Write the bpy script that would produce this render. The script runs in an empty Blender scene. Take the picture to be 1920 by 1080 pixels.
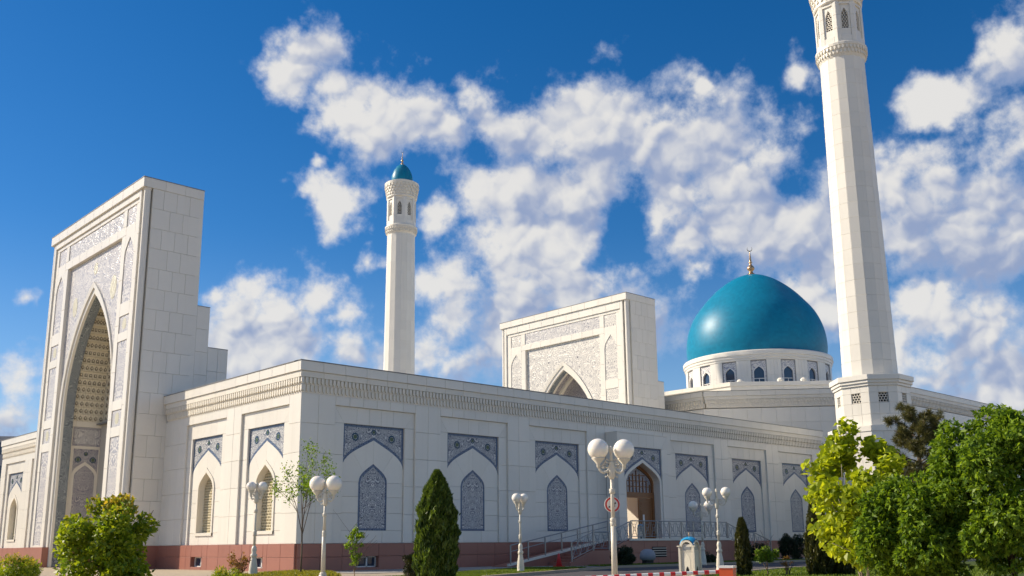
import bpy, math, random
import numpy as np
from mathutils import Vector, Matrix

# ------------------------------------------------------------------ camera, sky, sun
SC = bpy.context.scene
COL = SC.collection
R = math.radians
rng = random.Random(7)

cam_d = bpy.data.cameras.new("camera")
cam = bpy.data.objects.new("camera", cam_d)
COL.objects.link(cam)
FWD = Vector((0.66700375, 0.7133924, 0.21488901))
RGT = Vector((0.73183417, -0.68141807, -0.00938929))
UPV = RGT.cross(FWD).normalized()
CAM = Vector((-24.3717, -41.0467, 1.1027))
M = Matrix((RGT, UPV, -FWD)).transposed().to_4x4()
M.translation = CAM
cam.matrix_world = M
cam_d.sensor_width = 36
cam_d.lens = 1821.66 / 1920 * 36
cam_d.shift_y = 81.74 / 1920
cam_d.clip_start = 0.1
cam_d.clip_end = 3000
SC.camera = cam

SUN_AZ = Vector((-0.56, 0.83, 0)).normalized()
SUN_EL = R(33)
SUN = Vector((SUN_AZ.x * math.cos(SUN_EL), SUN_AZ.y * math.cos(SUN_EL), math.sin(SUN_EL)))
SUN_STRENGTH = 5.0
SKY_STRENGTH = 0.08
SC.view_settings.view_transform = 'Standard'
SC.view_settings.look = 'None'
SC.view_settings.gamma = 1
SC.view_settings.exposure = 0.4
SC.view_settings.use_curve_mapping = False

SC.cycles.max_bounces = 5
SC.cycles.diffuse_bounces = 3
SC.cycles.glossy_bounces = 2
SC.cycles.transmission_bounces = 2
SC.cycles.transparent_max_bounces = 4
SC.cycles.use_light_tree = False

sl = bpy.data.lights.new("sun", 'SUN')
sl.energy = SUN_STRENGTH
sl.angle = R(0.53)
sl.color = (1.0, 0.87, 0.69)
so = bpy.data.objects.new("sun", sl)
COL.objects.link(so)
so.rotation_euler = (-SUN).to_track_quat('-Z', 'Y').to_euler()
so.location = (-40, 30, 60)

# clouds: (azimuth, elevation, angular radius) in degrees of each puff of the cumulus field
PUFFS = [(59.8, 28.2, 1.4), (60.3, 26.8, 1.2), (58.5, 26.0, 0.9), (57.2, 24.7, 1.3), (55.4, 24.1, 1.8), (53.7, 25.2, 1.8), (52.0, 24.9, 1.8), (50.5, 24.1, 1.5), (49.3, 25.8, 1.4), (48.1, 26.1, 1.2), (53.0, 23.5, 1.1), (46.7, 24.1, 1.8), (44.6, 23.3, 2.4), (42.3, 23.8, 2.4), (39.9, 24.3, 2.1), (42.2, 21.4, 1.8), (43.7, 20.5, 1.5), (46.8, 20.6, 1.8), (49.2, 20.9, 1.3), (37.7, 22.9, 2.3), (35.2, 22.3, 2.6), (35.9, 20.4, 2.2), (37.5, 19.3, 1.3), (36.2, 17.5, 1.1), (35.7, 15.8, 0.7), (32.8, 20.8, 2.6), (30.7, 21.5, 1.9), (29.0, 22.8, 1.1), (32.7, 17.8, 2.3), (30.1, 17.8, 2.2), (28.3, 16.0, 1.3), (28.5, 19.7, 2.0), (28.9, 25.6, 1.0), (34.8, 25.4, 0.6), (23.9, 18.6, 2.1), (21.7, 20.1, 1.7), (21.9, 23.0, 1.0), (20.6, 23.0, 1.2), (19.5, 18.6, 2.5), (17.9, 20.1, 1.9), (17.9, 24.9, 1.4), (18.5, 15.8, 1.6), (21.0, 16.2, 1.8), (24.1, 16.6, 1.6), (24.2, 12.7, 1.1), (22.4, 11.6, 1.6), (20.5, 10.1, 1.7), (23.2, 9.2, 2.1), (19.1, 8.6, 1.4), (25.1, 10.5, 1.2), (48.0, 17.2, 1.6), (46.1, 16.9, 2.0), (44.1, 16.3, 2.1), (43.1, 17.7, 1.1), (49.2, 14.8, 1.9), (46.6, 14.3, 2.5), (43.8, 14.3, 2.1), (49.9, 12.9, 1.4), (47.7, 11.8, 2.1), (51.5, 14.8, 1.1), (40.8, 14.7, 1.7), (38.7, 13.4, 1.8), (50.5, 10.3, 1.9), (57.4, 20.1, 1.3), (59.1, 20.4, 0.7), (55.6, 20.7, 0.9), (58.5, 21.8, 0.5), (51.1, 19.3, 0.9), (55.3, 17.0, 0.7), (62.2, 14.2, 1.2), (63.3, 12.6, 1.6), (60.7, 12.9, 1.4), (58.7, 13.9, 1.3), (57.0, 13.2, 1.2), (59.6, 11.2, 2.5), (62.9, 10.8, 1.9), (56.6, 11.0, 1.7), (64.5, 13.9, 0.7), (74.6, 9.2, 1.2), (74.7, 7.0, 1.6), (73.7, 12.8, 0.5), (27.9, 12.7, 1.5), (29.9, 14.2, 1.0), (22.0, 6.6, 2.6), (18.6, 6.4, 2.4), (26.0, 7.6, 2.0), (75.5, 4.4, 2.6), (53.6, 9.0, 1.9), (56.4, 8.2, 2.0), (61.5, 8.4, 2.2), (61.0, 10.2, 2.8), (58.5, 10.0, 2.4)]


CLOUD_DARK, CLOUD_LIT, CLOUD_THIN, HAZE_COL = (2.9, 3.6, 5.4), (7.7, 7.55, 7.3), (4.8, 5.7, 7.6), (4.0, 5.6, 7.8)


CL_A, CL_B = 3.9, 0.65


class NT:
    """tiny helper to write node trees"""
    def __init__(self, tree):
        self.t = tree

    def n(self, typ, **kw):
        nd = self.t.nodes.new(typ)
        ins = kw.pop('ins', {})
        for k, v in kw.items():
            setattr(nd, k, v)
        for k, v in ins.items():
            self.put(nd.inputs[k], v)
        return nd

    def put(self, sock, v):
        if isinstance(v, bpy.types.NodeSocket):
            self.t.links.new(v, sock)
        else:
            sock.default_value = v

    def m(self, op, a, b=None, c=None, clamp=False):
        nd = self.t.nodes.new('ShaderNodeMath')
        nd.operation = op
        nd.use_clamp = clamp
        for i, v in enumerate((a, b, c)):
            if v is not None:
                self.put(nd.inputs[i], v)
        return nd.outputs[0]

    def v(self, op, a, b=None, s=None):
        nd = self.t.nodes.new('ShaderNodeVectorMath')
        nd.operation = op
        self.put(nd.inputs[0], a)
        if b is not None:
            self.put(nd.inputs[1], b)
        if s is not None:
            self.put(nd.inputs['Scale'], s)
        return nd.outputs['Value'] if op in ('LENGTH', 'DISTANCE', 'DOT_PRODUCT') else nd.outputs[0]

    def mix(self, f, a, b, mode='MIX'):
        nd = self.t.nodes.new('ShaderNodeMix')
        nd.data_type = 'RGBA'
        nd.blend_type = mode
        nd.clamp_factor = True
        self.put(nd.inputs[0], f)
        self.put(nd.inputs[6], a if isinstance(a, bpy.types.NodeSocket) else (*a, 1)[:4])
        self.put(nd.inputs[7], b if isinstance(b, bpy.types.NodeSocket) else (*b, 1)[:4])
        return nd.outputs[2]

    def step(self, x, a, b):
        nd = self.t.nodes.new('ShaderNodeMapRange')
        nd.interpolation_type = 'SMOOTHSTEP'
        self.put(nd.inputs[0], x)
        nd.inputs[1].default_value = a
        nd.inputs[2].default_value = b
        return nd.outputs[0]

    def noise(self, vec, scale, detail=4, rough=0.55, dist=0.0, color=False):
        nd = self.n('ShaderNodeTexNoise')
        nd.inputs['Scale'].default_value = scale
        nd.inputs['Detail'].default_value = detail
        nd.inputs['Roughness'].default_value = rough
        nd.inputs['Distortion'].default_value = dist
        if vec is not None:
            self.put(nd.inputs['Vector'], vec)
        return nd.outputs[1 if color else 0]

    def voro(self, vec, scale, feature='F1', rnd=1.0):
        nd = self.n('ShaderNodeTexVoronoi', feature=feature)
        nd.inputs['Scale'].default_value = scale
        nd.inputs['Randomness'].default_value = rnd
        self.put(nd.inputs['Vector'], vec)
        return nd.outputs['Distance']


def make_world():
    w = bpy.data.worlds.new("World")
    SC.world = w
    w.use_nodes = True
    w.cycles.sampling_method = 'MANUAL'
    w.cycles.sample_map_resolution = 256
    t = w.node_tree
    t.nodes.clear()
    N = NT(t)
    sky = N.n('ShaderNodeTexSky', sky_type='NISHITA')
    sky.sun_disc = False
    sky.sun_elevation = SUN_EL
    sky.sun_rotation = math.atan2(SUN_AZ.x, SUN_AZ.y)
    sky.altitude = 900
    sky.air_density = 1.0
    sky.dust_density = 0.25
    sky.ozone_density = 3.0
    hs = N.n('ShaderNodeHueSaturation', ins={'Color': sky.outputs[0], 'Saturation': 1.37, 'Value': 1.10, 'Hue': 0.504})
    g = N.n('ShaderNodeTexCoord').outputs['Generated']
    d = N.v('NORMALIZE', g)
    wob = N.noise(d, 12, 4, 0.6, color=True)
    dw = N.v('ADD', d, N.v('SCALE', N.v('SUBTRACT', wob, (0.5, 0.5, 0.5)), s=0.06))

    def macro(vec, puffs):
        f = None
        for az, el, r in puffs:
            c = (math.cos(R(el)) * math.cos(R(az)), math.cos(R(el)) * math.sin(R(az)), math.sin(R(el)))
            q = N.m('MULTIPLY_ADD', N.v('DISTANCE', vec, c), -1.0 / R(r * 1.48), 1.0)
            f = q if f is None else N.m('SMOOTH_MAX', f, q, 0.30)
        return f
    LIT = (SUN * 0.8 + Vector((0, 0, 0.75))).normalized() * 0.026
    f = macro(dw, PUFFS)
    fl = macro(N.v('ADD', dw, tuple(LIT)), [p for p in PUFFS if p[2] > 1.3])
    # the same kind of broken cumulus over the rest of the sky
    cd = Vector((0.69, 0.66, 0.30)).normalized()
    away = N.step(N.v('DOT_PRODUCT', d, tuple(cd)), 0.86, 0.70)
    gen = N.m('MULTIPLY', N.m('SUBTRACT', N.noise(d, 3.3, 3, 0.5), 0.54), 6.0)
    f2 = N.m('SUBTRACT', gen, N.m('MULTIPLY', N.m('SUBTRACT', 1.0, away), 4.0))
    f = N.m('MAXIMUM', N.m('MAXIMUM', f, f2), -2.0)

    def billow(vec):
        return N.m('ADD', N.m('MULTIPLY', N.voro(vec, 21), 0.62), N.m('MULTIPLY', N.voro(vec, 56), 0.38))
    fb = N.noise(d, 14, 10, 0.60, 0.0)
    b1 = billow(dw)
    b2 = billow(N.v('ADD', dw, tuple(LIT * 0.35)))
    den = N.m('ADD', N.m('ADD', f, N.m('MULTIPLY', N.m('SUBTRACT', fb, 0.52), CL_A)), N.m('MULTIPLY', N.m('SUBTRACT', 0.50, b1), CL_B))
    alpha = N.step(den, -0.30, 0.66)
    lit = N.m('ADD', N.m('MULTIPLY', N.m('SUBTRACT', N.m('MINIMUM', f, 0.9), N.m('MINIMUM', fl, 0.9)), 1.0), N.m('MULTIPLY', N.m('SUBTRACT', b2, b1), 1.7))
    shade = N.step(N.m('ADD', N.m('ADD', 0.46, lit), N.m('MULTIPLY', N.m('SUBTRACT', fb, 0.5), 0.5)), -0.05, 1.2)
    ccol = N.mix(shade, CLOUD_DARK, CLOUD_LIT)
    thin = N.mix(N.step(den, -0.3, 0.6), CLOUD_THIN, ccol)
    z = N.n('ShaderNodeSeparateXYZ', ins={0: d}).outputs[2]
    alpha = N.m('MULTIPLY', alpha, N.step(z, -0.02, 0.05))
    # paler, milky air towards the horizon
    base = N.mix(N.m('MULTIPLY', N.step(z, 0.32, 0.02), 0.45), hs.outputs[0], HAZE_COL)
    out = N.mix(N.m('MULTIPLY', alpha, 0.95), base, thin)
    bg = N.n('ShaderNodeBackground', ins={'Color': out, 'Strength': SKY_STRENGTH})
    o = N.n('ShaderNodeOutputWorld')
    t.links.new(bg.outputs[0], o.inputs[0])


make_world()

# ------------------------------------------------------------------ object helpers
WM = {}


def place(o, parent, mw):
    COL.objects.link(o)
    if parent is not None:
        o.parent = parent
        o.matrix_basis = WM[parent.name].inverted() @ mw
    else:
        o.matrix_basis = mw
    WM[o.name] = mw.copy()
    return o


def tag(o, label=None, cat=None, group=None, kind=None):
    if label:
        o['label'] = label
    if cat:
        o['category'] = cat
    if group:
        o['group'] = group
    if kind:
        o['kind'] = kind
    return o


def thing(name, label, cat, loc, group=None, rz=0.0):
    o = bpy.data.objects.new(name, None)
    o.empty_display_size = 0.3
    place(o, None, Matrix.Translation(Vector(loc)) @ Matrix.Rotation(rz, 4, 'Z'))
    return tag(o, label, cat, group)


def new_mesh(V, F, mats, midx=None, smooth=False):
    me = bpy.data.meshes.new("mesh")
    me.from_pydata([tuple(v) for v in V], [], F)
    for m in (mats if isinstance(mats, (list, tuple)) else [mats]):
        me.materials.append(m)
    if midx is not None:
        me.polygons.foreach_set('material_index', midx)
    if smooth:
        me.polygons.foreach_set('use_smooth', [True] * len(me.polygons))
    me.update()
    return me


class MB:
    """collects geometry (world or local coordinates) into one mesh"""
    def __init__(self):
        self.V, self.F, self.I, self.cur = [], [], [], 0

    def add(self, V, F):
        b = len(self.V)
        self.V += [tuple(v) for v in V]
        self.F += [tuple(i + b for i in f) for f in F]
        self.I += [self.cur] * len(F)
        return self

    def box(self, x0, x1, y0, y1, z0, z1):
        V = [(x, y, z) for z in (z0, z1) for y in (y0, y1) for x in (x0, x1)]
        return self.add(V, [(0, 2, 3, 1), (4, 5, 7, 6), (0, 1, 5, 4), (2, 6, 7, 3), (0, 4, 6, 2), (1, 3, 7, 5)])

    def prism(self, poly, y0, y1):
        """polygon in (x,z), extruded from y0 (front) to y1 (back)"""
        n = len(poly)
        V = [(p[0], y0, p[1]) for p in poly] + [(p[0], y1, p[1]) for p in poly]
        F = [tuple(range(n)), tuple(range(2 * n - 1, n - 1, -1))]
        F += [(i, i + n, (i + 1) % n + n, (i + 1) % n) for i in range(n)]
        return self.add(V, F)

    def vprism(self, poly, z0, z1):
        """polygon in (x,y), extruded upwards"""
        n = len(poly)
        V = [(p[0], p[1], z0) for p in poly] + [(p[0], p[1], z1) for p in poly]
        F = [tuple(range(n - 1, -1, -1)), tuple(range(n, 2 * n))]
        F += [(i, (i + 1) % n, (i + 1) % n + n, i + n) for i in range(n)]
        return self.add(V, F)

    def lathe(self, prof, n=16, c=(0, 0), a0=0.0, a1=2 * math.pi, cap=True):
        full = abs(a1 - a0 - 2 * math.pi) < 1e-6
        m = n if full else n + 1
        V = []
        for r, z in prof:
            for i in range(m):
                a = a0 + (a1 - a0) * i / n
                V.append((c[0] + r * math.cos(a), c[1] + r * math.sin(a), z))
        F = []
        for j in range(len(prof) - 1):
            for i in range(n):
                k = (i + 1) % m
                F.append((j * m + i, j * m + k, (j + 1) * m + k, (j + 1) * m + i))
        if cap and full:
            F.append(tuple(range(m - 1, -1, -1)))
            F.append(tuple(range((len(prof) - 1) * m, len(prof) * m)))
        return self.add(V, F)

    def tube(self, pts, r, n=6, r1=None):
        P = [Vector(p) for p in pts]
        k = len(P)
        V = []
        for i, p in enumerate(P):
            d = (P[min(i + 1, k - 1)] - P[max(i - 1, 0)])
            if d.length < 1e-9:
                d = Vector((0, 0, 1))
            d.normalize()
            a = d.cross(Vector((0, 0, 1)))
            if a.length < 0.05:
                a = d.cross(Vector((1, 0, 0)))
            a.normalize()
            b = d.cross(a)
            rr = r if r1 is None else r + (r1 - r) * i / (k - 1)
            for j in range(n):
                t = 2 * math.pi * j / n
                V.append(p + a * (rr * math.cos(t)) + b * (rr * math.sin(t)))
        F = []
        for i in range(k - 1):
            for j in range(n):
                F.append((i * n + j, i * n + (j + 1) % n, (i + 1) * n + (j + 1) % n, (i + 1) * n + j))
        F.append(tuple(range(n - 1, -1, -1)))
        F.append(tuple(range((k - 1) * n, k * n)))
        return self.add(V, F)

    def strip(self, A, B):
        """quads between two point lists"""
        b = len(self.V)
        n = len(A)
        self.V += [tuple(p) for p in A] + [tuple(p) for p in B]
        self.F += [(b + i, b + i + 1, b + n + i + 1, b + n + i) for i in range(n - 1)]
        self.I += [self.cur] * (n - 1)
        return self

    def build(self, name, mats, parent=None, mw=None, smooth=False, local=False):
        """vertices are world coordinates unless local=True (then mw is the object's world matrix)"""
        V = self.V
        if not local:
            A = np.array(V)
            lo, hi = A.min(0), A.max(0)
            o = Vector(((lo[0] + hi[0]) / 2, (lo[1] + hi[1]) / 2, lo[2]))
            V = A - np.array(o)
            mw = Matrix.Translation(o)
        if mw is None:
            mw = WM[parent.name] if parent is not None else Matrix.Identity(4)
        me = new_mesh(V, self.F, mats, self.I, smooth)
        return place(bpy.data.objects.new(name, me), parent, mw)


class Fr:
    """a wall frame: s to the right along the wall seen from outside, t outwards, z up"""
    def __init__(self, ox, oy, nx, ny):
        l = math.hypot(nx, ny)
        self.n = Vector((nx / l, ny / l, 0))
        self.s = (-self.n).cross(Vector((0, 0, 1)))
        self.o = Vector((ox, oy, 0))
        self.ang = math.atan2(self.s.y, self.s.x)

    def w(self, s, t, z):
        return self.o + self.s * s + self.n * t + Vector((0, 0, z))

    def mat(self, s, t, z):
        return Matrix.Translation(self.w(s, t, z)) @ Matrix.Rotation(self.ang, 4, 'Z')

    def box(self, mb, s0, s1, t0, t1, z0, z1):
        V = [self.w(s, t, z) for z in (z0, z1) for t in (t1, t0) for s in (s0, s1)]
        return mb.add(V, [(0, 2, 3, 1), (4, 5, 7, 6), (0, 1, 5, 4), (2, 6, 7, 3), (0, 4, 6, 2), (1, 3, 7, 5)])

    def prism(self, mb, poly, t1, t0):
        n = len(poly)
        V = [self.w(p[0], t1, p[1]) for p in poly] + [self.w(p[0], t0, p[1]) for p in poly]
        F = [tuple(range(n)), tuple(range(2 * n - 1, n - 1, -1))]
        F += [(i, i + n, (i + 1) % n + n, (i + 1) % n) for i in range(n)]
        return mb.add(V, F)

    def part(self, name, poly, t1, t0, mat, parent):
        """a flat piece: polygon (s,z) between depth t0 and face t1; its own origin in its middle"""
        ss = [p[0] for p in poly]
        zz = [p[1] for p in poly]
        c, zc = (min(ss) + max(ss)) / 2, (min(zz) + max(zz)) / 2
        mb = MB().prism([(p[0] - c, p[1] - zc) for p in poly], 0.0, t1 - t0)
        return mb.build(name, mat, parent, self.mat(c, t1, zc), local=True)


SLABS = {}


def slab_mesh(w, h, d, c, mat):
    k = (round(w, 3), round(h, 3), round(d, 3), mat.name)
    if k not in SLABS:
        x, z = w / 2, h / 2
        V = []
        for (a, y) in ((0, d), (0, c), (c, 0)):
            V += [(-x + a, y, -z + a), (x - a, y, -z + a), (x - a, y, z - a), (-x + a, y, z - a)]
        F = [(8, 9, 10, 11)]
        for b in (0, 4):
            F += [(b + i, b + (i + 1) % 4, b + 4 + (i + 1) % 4, b + 4 + i) for i in range(4)]
        SLABS[k] = new_mesh(V, F, mat)
    return SLABS[k]


class Cladding:
    """collects the stone pieces of one thing; the largest in view become parts, the rest one joined part"""
    def __init__(self, root, name='stone_slab', limit=290):
        self.root, self.name, self.limit, self.it = root, name, limit, []

    def est(self, fr, s, z, area):
        p = fr.w(s, 0, z)
        d = CAM - p
        c = d.normalized().dot(fr.n)
        return max(c, 0.0) * area / d.length_squared

    def rect(self, fr, s0, s1, z0, z1, t, d, mat, gap=0.009):
        if s1 - s0 < 0.06 or z1 - z0 < 0.06:
            gap = 0.006
        w, h = s1 - s0 - gap, z1 - z0 - gap
        if w <= 0.01 or h <= 0.01:
            return
        s, z = (s0 + s1) / 2, (z0 + z1) / 2
        self.it.append((self.est(fr, s, z, w * h), 0, fr, s, z, t, (w, h, d), mat))

    def poly(self, fr, pts, t, d, mat, gap=0.009):
        c = (sum(p[0] for p in pts) / len(pts), sum(p[1] for p in pts) / len(pts))
        ss = [p[0] for p in pts]
        zz = [p[1] for p in pts]
        w, h = max(ss) - min(ss), max(zz) - min(zz)
        kx, kz = max(0.2, 1 - gap / max(w, .05)), max(0.2, 1 - gap / max(h, .05))
        P = [(c[0] + (p[0] - c[0]) * kx, c[1] + (p[1] - c[1]) * kz) for p in pts]
        self.it.append((self.est(fr, c[0], c[1], w * h * 0.6), 1, fr, c[0], c[1], t, (P, d), mat))

    def grid(self, fr, s0, s1, z0, z1, t, d, w, h, mat, stagger=0.0, zs=None):
        n = max(1, round((s1 - s0) / w))
        if zs is None:
            m = max(1, round((z1 - z0) / h))
            zs = [z0 + (z1 - z0) * j / m for j in range(m + 1)]
        dw = (s1 - s0) / n
        for j in range(len(zs) - 1):
            cuts = [s0 + dw * i for i in range(n + 1)]
            if stagger and j % 2 and n > 1:
                cuts = [s0] + [s0 + dw * (i + stagger) for i in range(n)] + [s1]
            for a, b in zip(cuts[:-1], cuts[1:]):
                self.rect(fr, a, b, zs[j], zs[j + 1], t, d, mat)

    def finish(self):
        self.it.sort(key=lambda i: -i[0])
        rest = MB()
        mats = []
        for k, (e, typ, fr, s, z, t, data, mat) in enumerate(self.it):
            if k < self.limit and e > 0:
                if typ == 0:
                    me = slab_mesh(*data, min(0.012, data[0] / 6, data[1] / 6), mat)
                else:
                    me = new_mesh(*prism_vf([(p[0] - s, p[1] - z) for p in data[0]], data[1]), mat)
                place(bpy.data.objects.new(self.name, me), self.root, fr.mat(s, t, z))
            else:
                if mat not in mats:
                    mats.append(mat)
                rest.cur = mats.index(mat)
                if typ == 0:
                    w, h, d = data
                    fr.box(rest, s - w / 2, s + w / 2, t - d, t, z - h / 2, z + h / 2)
                else:
                    fr.prism(rest, data[0], t, t - data[1])
        if rest.V:
            o = rest.build(self.name + 's', mats, self.root)
            tag(o, kind='stuff')


def prism_vf(poly, d):
    mb = MB().prism(poly, 0.0, d)
    return mb.V, mb.F


def bez(p0, p1, p2, p3, n):
    out = []
    for i in range(n + 1):
        t = i / n
        a, b, c, e = (1 - t) ** 3, 3 * t * (1 - t) ** 2, 3 * t * t * (1 - t), t ** 3
        out.append((a * p0[0] + b * p1[0] + c * p2[0] + e * p3[0], a * p0[1] + b * p1[1] + c * p2[1] + e * p3[1]))
    return out


def arch_half(cx, hw, zs, za, n=9, side=-1, k=0.45, e=0.30, px=0.45):
    """pointed arch, from the spring (cx+side*hw, zs) to the apex (cx, za)"""
    h = za - zs
    return bez((cx + side * hw, zs), (cx + side * hw, zs + k * h), (cx + side * hw * px, za - e * h), (cx, za), n)


def arch_pts(cx, hw, zs, za, n=9, k=0.45, e=0.30, px=0.45):
    """right spring -> apex -> left spring, counter-clockwise seen from the front"""
    r = arch_half(cx, hw, zs, za, n, 1, k, e, px)
    l = arch_half(cx, hw, zs, za, n, -1, k, e, px)
    return r + l[::-1][1:]


# ------------------------------------------------------------------ materials
def mat_new(name, rough=0.5, spec=0.5, metal=0.0):
    m = bpy.data.materials.new(name)
    m.use_nodes = True
    t = m.node_tree
    b = t.nodes['Principled BSDF']
    b.inputs['Roughness'].default_value = rough
    b.inputs['Specular IOR Level'].default_value = spec
    b.inputs['Metallic'].default_value = metal
    return m, NT(t), b


def plain(name, col, rough=0.5, spec=0.4, metal=0.0, var=0.08, scale=6.0, bump=0.0, bscale=40.0):
    m, N, b = mat_new(name, rough, spec, metal)
    oc = N.n('ShaderNodeTexCoord').outputs['Object']
    f = N.noise(oc, scale, 5, 0.6)
    lo = tuple(c * (1 - var) for c in col)
    hi = tuple(min(1, c * (1 + var)) for c in col)
    N.put(b.inputs['Base Color'], N.mix(f, lo, hi))
    if bump:
        bn = N.n('ShaderNodeBump', ins={'Strength': bump, 'Height': N.noise(oc, bscale, 4)})
        N.put(b.inputs['Normal'], bn.outputs[0])
    return m


def marble(name, col, rough=0.28, spec=0.5, var=0.07):
    m, N, b = mat_new(name, rough, spec)
    geo = N.n('ShaderNodeNewGeometry')
    pos = geo.outputs['Position']
    rnd = N.m('ADD', N.m('MULTIPLY', N.n('ShaderNodeObjectInfo').outputs['Random'], 0.5), N.m('MULTIPLY', geo.outputs['Random Per Island'], 0.5))
    f = N.noise(pos, 0.55, 6, 0.62, 0.6)
    v = N.noise(pos, 3.0, 6, 0.7, 1.5)
    c = N.mix(f, tuple(x * (1 - var) for x in col), tuple(min(1, x * (1 + var * .5)) for x in col))
    c = N.mix(N.m('MULTIPLY', N.step(v, 0.52, 0.75), 0.16), c, (col[0] * .78, col[1] * .76, col[2] * .72))
    # faint vertical weather streaks
    sx = N.n('ShaderNodeMapping', ins={'Vector': pos, 'Scale': (2.2, 2.2, 0.12)})
    st = N.noise(sx.outputs[0], 1.0, 4, 0.6)
    c = N.mix(N.m('MULTIPLY', N.step(st, 0.52, 0.8), 0.22), c, (col[0] * .72, col[1] * .70, col[2] * .64))
    h = N.n('ShaderNodeHueSaturation', ins={'Color': c, 'Value': N.m('ADD', 0.93, N.m('MULTIPLY', rnd, 0.12))})
    N.put(b.inputs['Base Color'], h.outputs[0])
    N.put(b.inputs['Roughness'], N.m('ADD', rough - 0.06, N.m('MULTIPLY', v, 0.2)))
    bn = N.n('ShaderNodeBump', ins={'Strength': 0.02, 'Distance': 0.02, 'Height': N.noise(pos, 9, 4)})
    N.put(b.inputs['Normal'], bn.outputs[0])
    return m


def mosaic(name, ground, vine, dark, scale=1.0, accent=None, mirror=True, lines=1.0, rough=0.3):
    """glazed tile with a mirrored scroll pattern"""
    m, N, b = mat_new(name, rough, 0.5)
    oc = N.n('ShaderNodeTexCoord').outputs['Object']
    s = N.n('ShaderNodeSeparateXYZ', ins={0: oc})
    x = N.m('ABSOLUTE', s.outputs[0]) if mirror else s.outputs[0]
    p = N.n('ShaderNodeCombineXYZ', ins={0: x, 1: N.m('MULTIPLY', s.outputs[1], 0.3), 2: s.outputs[2]}).outputs[0]
    wob = N.v('SCALE', N.v('SUBTRACT', N.noise(p, 5 * scale, 2, color=True), (.5, .5, .5)), s=0.16 / scale)
    pw = N.v('ADD', p, wob)
    v1 = N.voro(pw, 3.2 * scale)
    ring = N.m('SINE', N.m('MULTIPLY', v1, 36.0))
    v2 = N.voro(pw, 7.5 * scale)
    ring2 = N.m('SINE', N.m('MULTIPLY', v2, 30.0))
    a = N.m('MULTIPLY', N.step(ring, 0.05, 0.55), lines)
    c = N.mix(a, ground, vine)
    c = N.mix(N.m('MULTIPLY', N.step(ring2, 0.45, 0.9), lines * 0.85), c, vine)
    c = N.mix(N.m('MULTIPLY', N.step(v2, 0.16, 0.09), 0.95), c, dark)
    c = N.mix(N.m('MULTIPLY', N.step(v1, 0.13, 0.08), 0.9), c, accent or dark)
    big = N.noise(p, 1.6 * scale, 2)
    c = N.mix(N.m('MULTIPLY', N.step(big, 0.5, 0.7), 0.22), c, ground)
    N.put(b.inputs['Base Color'], c)
    bn = N.n('ShaderNodeBump', ins={'Strength': 0.35, 'Distance': 0.02, 'Height': a})
    N.put(b.inputs['Normal'], bn.outputs[0])
    return m


def border_mat(name, ground, dot, scale=9.0):
    m, N, b = mat_new(name, 0.3, 0.5)
    oc = N.n('ShaderNodeTexCoord').outputs['Object']
    v = N.voro(oc, scale, rnd=0.25)
    c = N.mix(N.step(v, 0.34, 0.22), ground, dot)
    N.put(b.inputs['Base Color'], c)
    return m


def foliage(name, lo, hi, tip=None, trans=0.35, rough=0.45, spec=0.35):
    m, N, b = mat_new(name, rough, spec)
    geo = N.n('ShaderNodeNewGeometry')
    rnd = geo.outputs['Random Per Island']
    c = N.mix(rnd, lo, hi)
    if tip:
        z = N.n('ShaderNodeSeparateXYZ', ins={0: N.n('ShaderNodeTexCoord').outputs['Generated']}).outputs[2]
        c = N.mix(N.m('MULTIPLY', N.step(N.m('ADD', z, N.m('MULTIPLY', rnd, 0.35)), 0.95, 1.25), 0.8), c, tip)
    N.put(b.inputs['Base Color'], c)
    t = m.node_tree
    tr = N.n('ShaderNodeBsdfTranslucent', ins={'Color': N.mix(1.0, c, (1.9, 1.75, 0.8), 'MULTIPLY')})
    mx = N.n('ShaderNodeMixShader', ins={0: trans})
    t.links.new(b.outputs[0], mx.inputs[1])
    t.links.new(tr.outputs[0], mx.inputs[2])
    t.links.new(mx.outputs[0], t.nodes['Material Output'].inputs[0])
    return m


MARBLE = marble('white_marble', (0.775, 0.74, 0.66))
MARBLE2 = marble('cornice_marble', (0.765, 0.72, 0.625), 0.4)
CORE = plain('wall_backing', (0.56, 0.52, 0.45), 0.9, 0.1)
GRANITE = marble('red_granite', (0.35, 0.145, 0.105), 0.32, 0.45, 0.16)
FLASH = plain('grey_flashing', (0.20, 0.20, 0.20), 0.5)
TILE = mosaic('blue_mosaic', (0.032, 0.046, 0.105), (0.66, 0.66, 0.64), (0.010, 0.014, 0.05), 1.2, (0.05, 0.09, 0.05))
TILEB = border_mat('blue_mosaic_border', (0.10, 0.145, 0.235), (0.015, 0.025, 0.09), 6.5)
TILE_BAND = border_mat('deep_blue_band', (0.10, 0.20, 0.34), (0.02, 0.04, 0.17), 5.0)
TEAL = plain('teal_glaze', (0.015, 0.06, 0.12), 0.25, 0.5)
GREEN = plain('green_glaze', (0.07, 0.11, 0.05), 0.3)
PALE = mosaic('pale_mosaic', (0.74, 0.71, 0.66), (0.30, 0.30, 0.35), (0.10, 0.11, 0.16), 0.42, (0.34, 0.34, 0.36), lines=0.85)
GIRIH = mosaic('girih_mosaic', (0.74, 0.71, 0.64), (0.36, 0.35, 0.35), (0.07, 0.08, 0.10), 0.36, (0.10, 0.10, 0.13), lines=0.75)
SCRIPT_M = mosaic('inscription_mosaic', (0.70, 0.68, 0.64), (0.24, 0.24, 0.28), (0.16, 0.17, 0.22), 0.55, mirror=False, lines=0.8)
NICHE = mosaic('niche_mosaic', (0.13, 0.13, 0.20), (0.58, 0.55, 0.52), (0.03, 0.03, 0.07), 1.05, (0.12, 0.14, 0.1))
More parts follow.
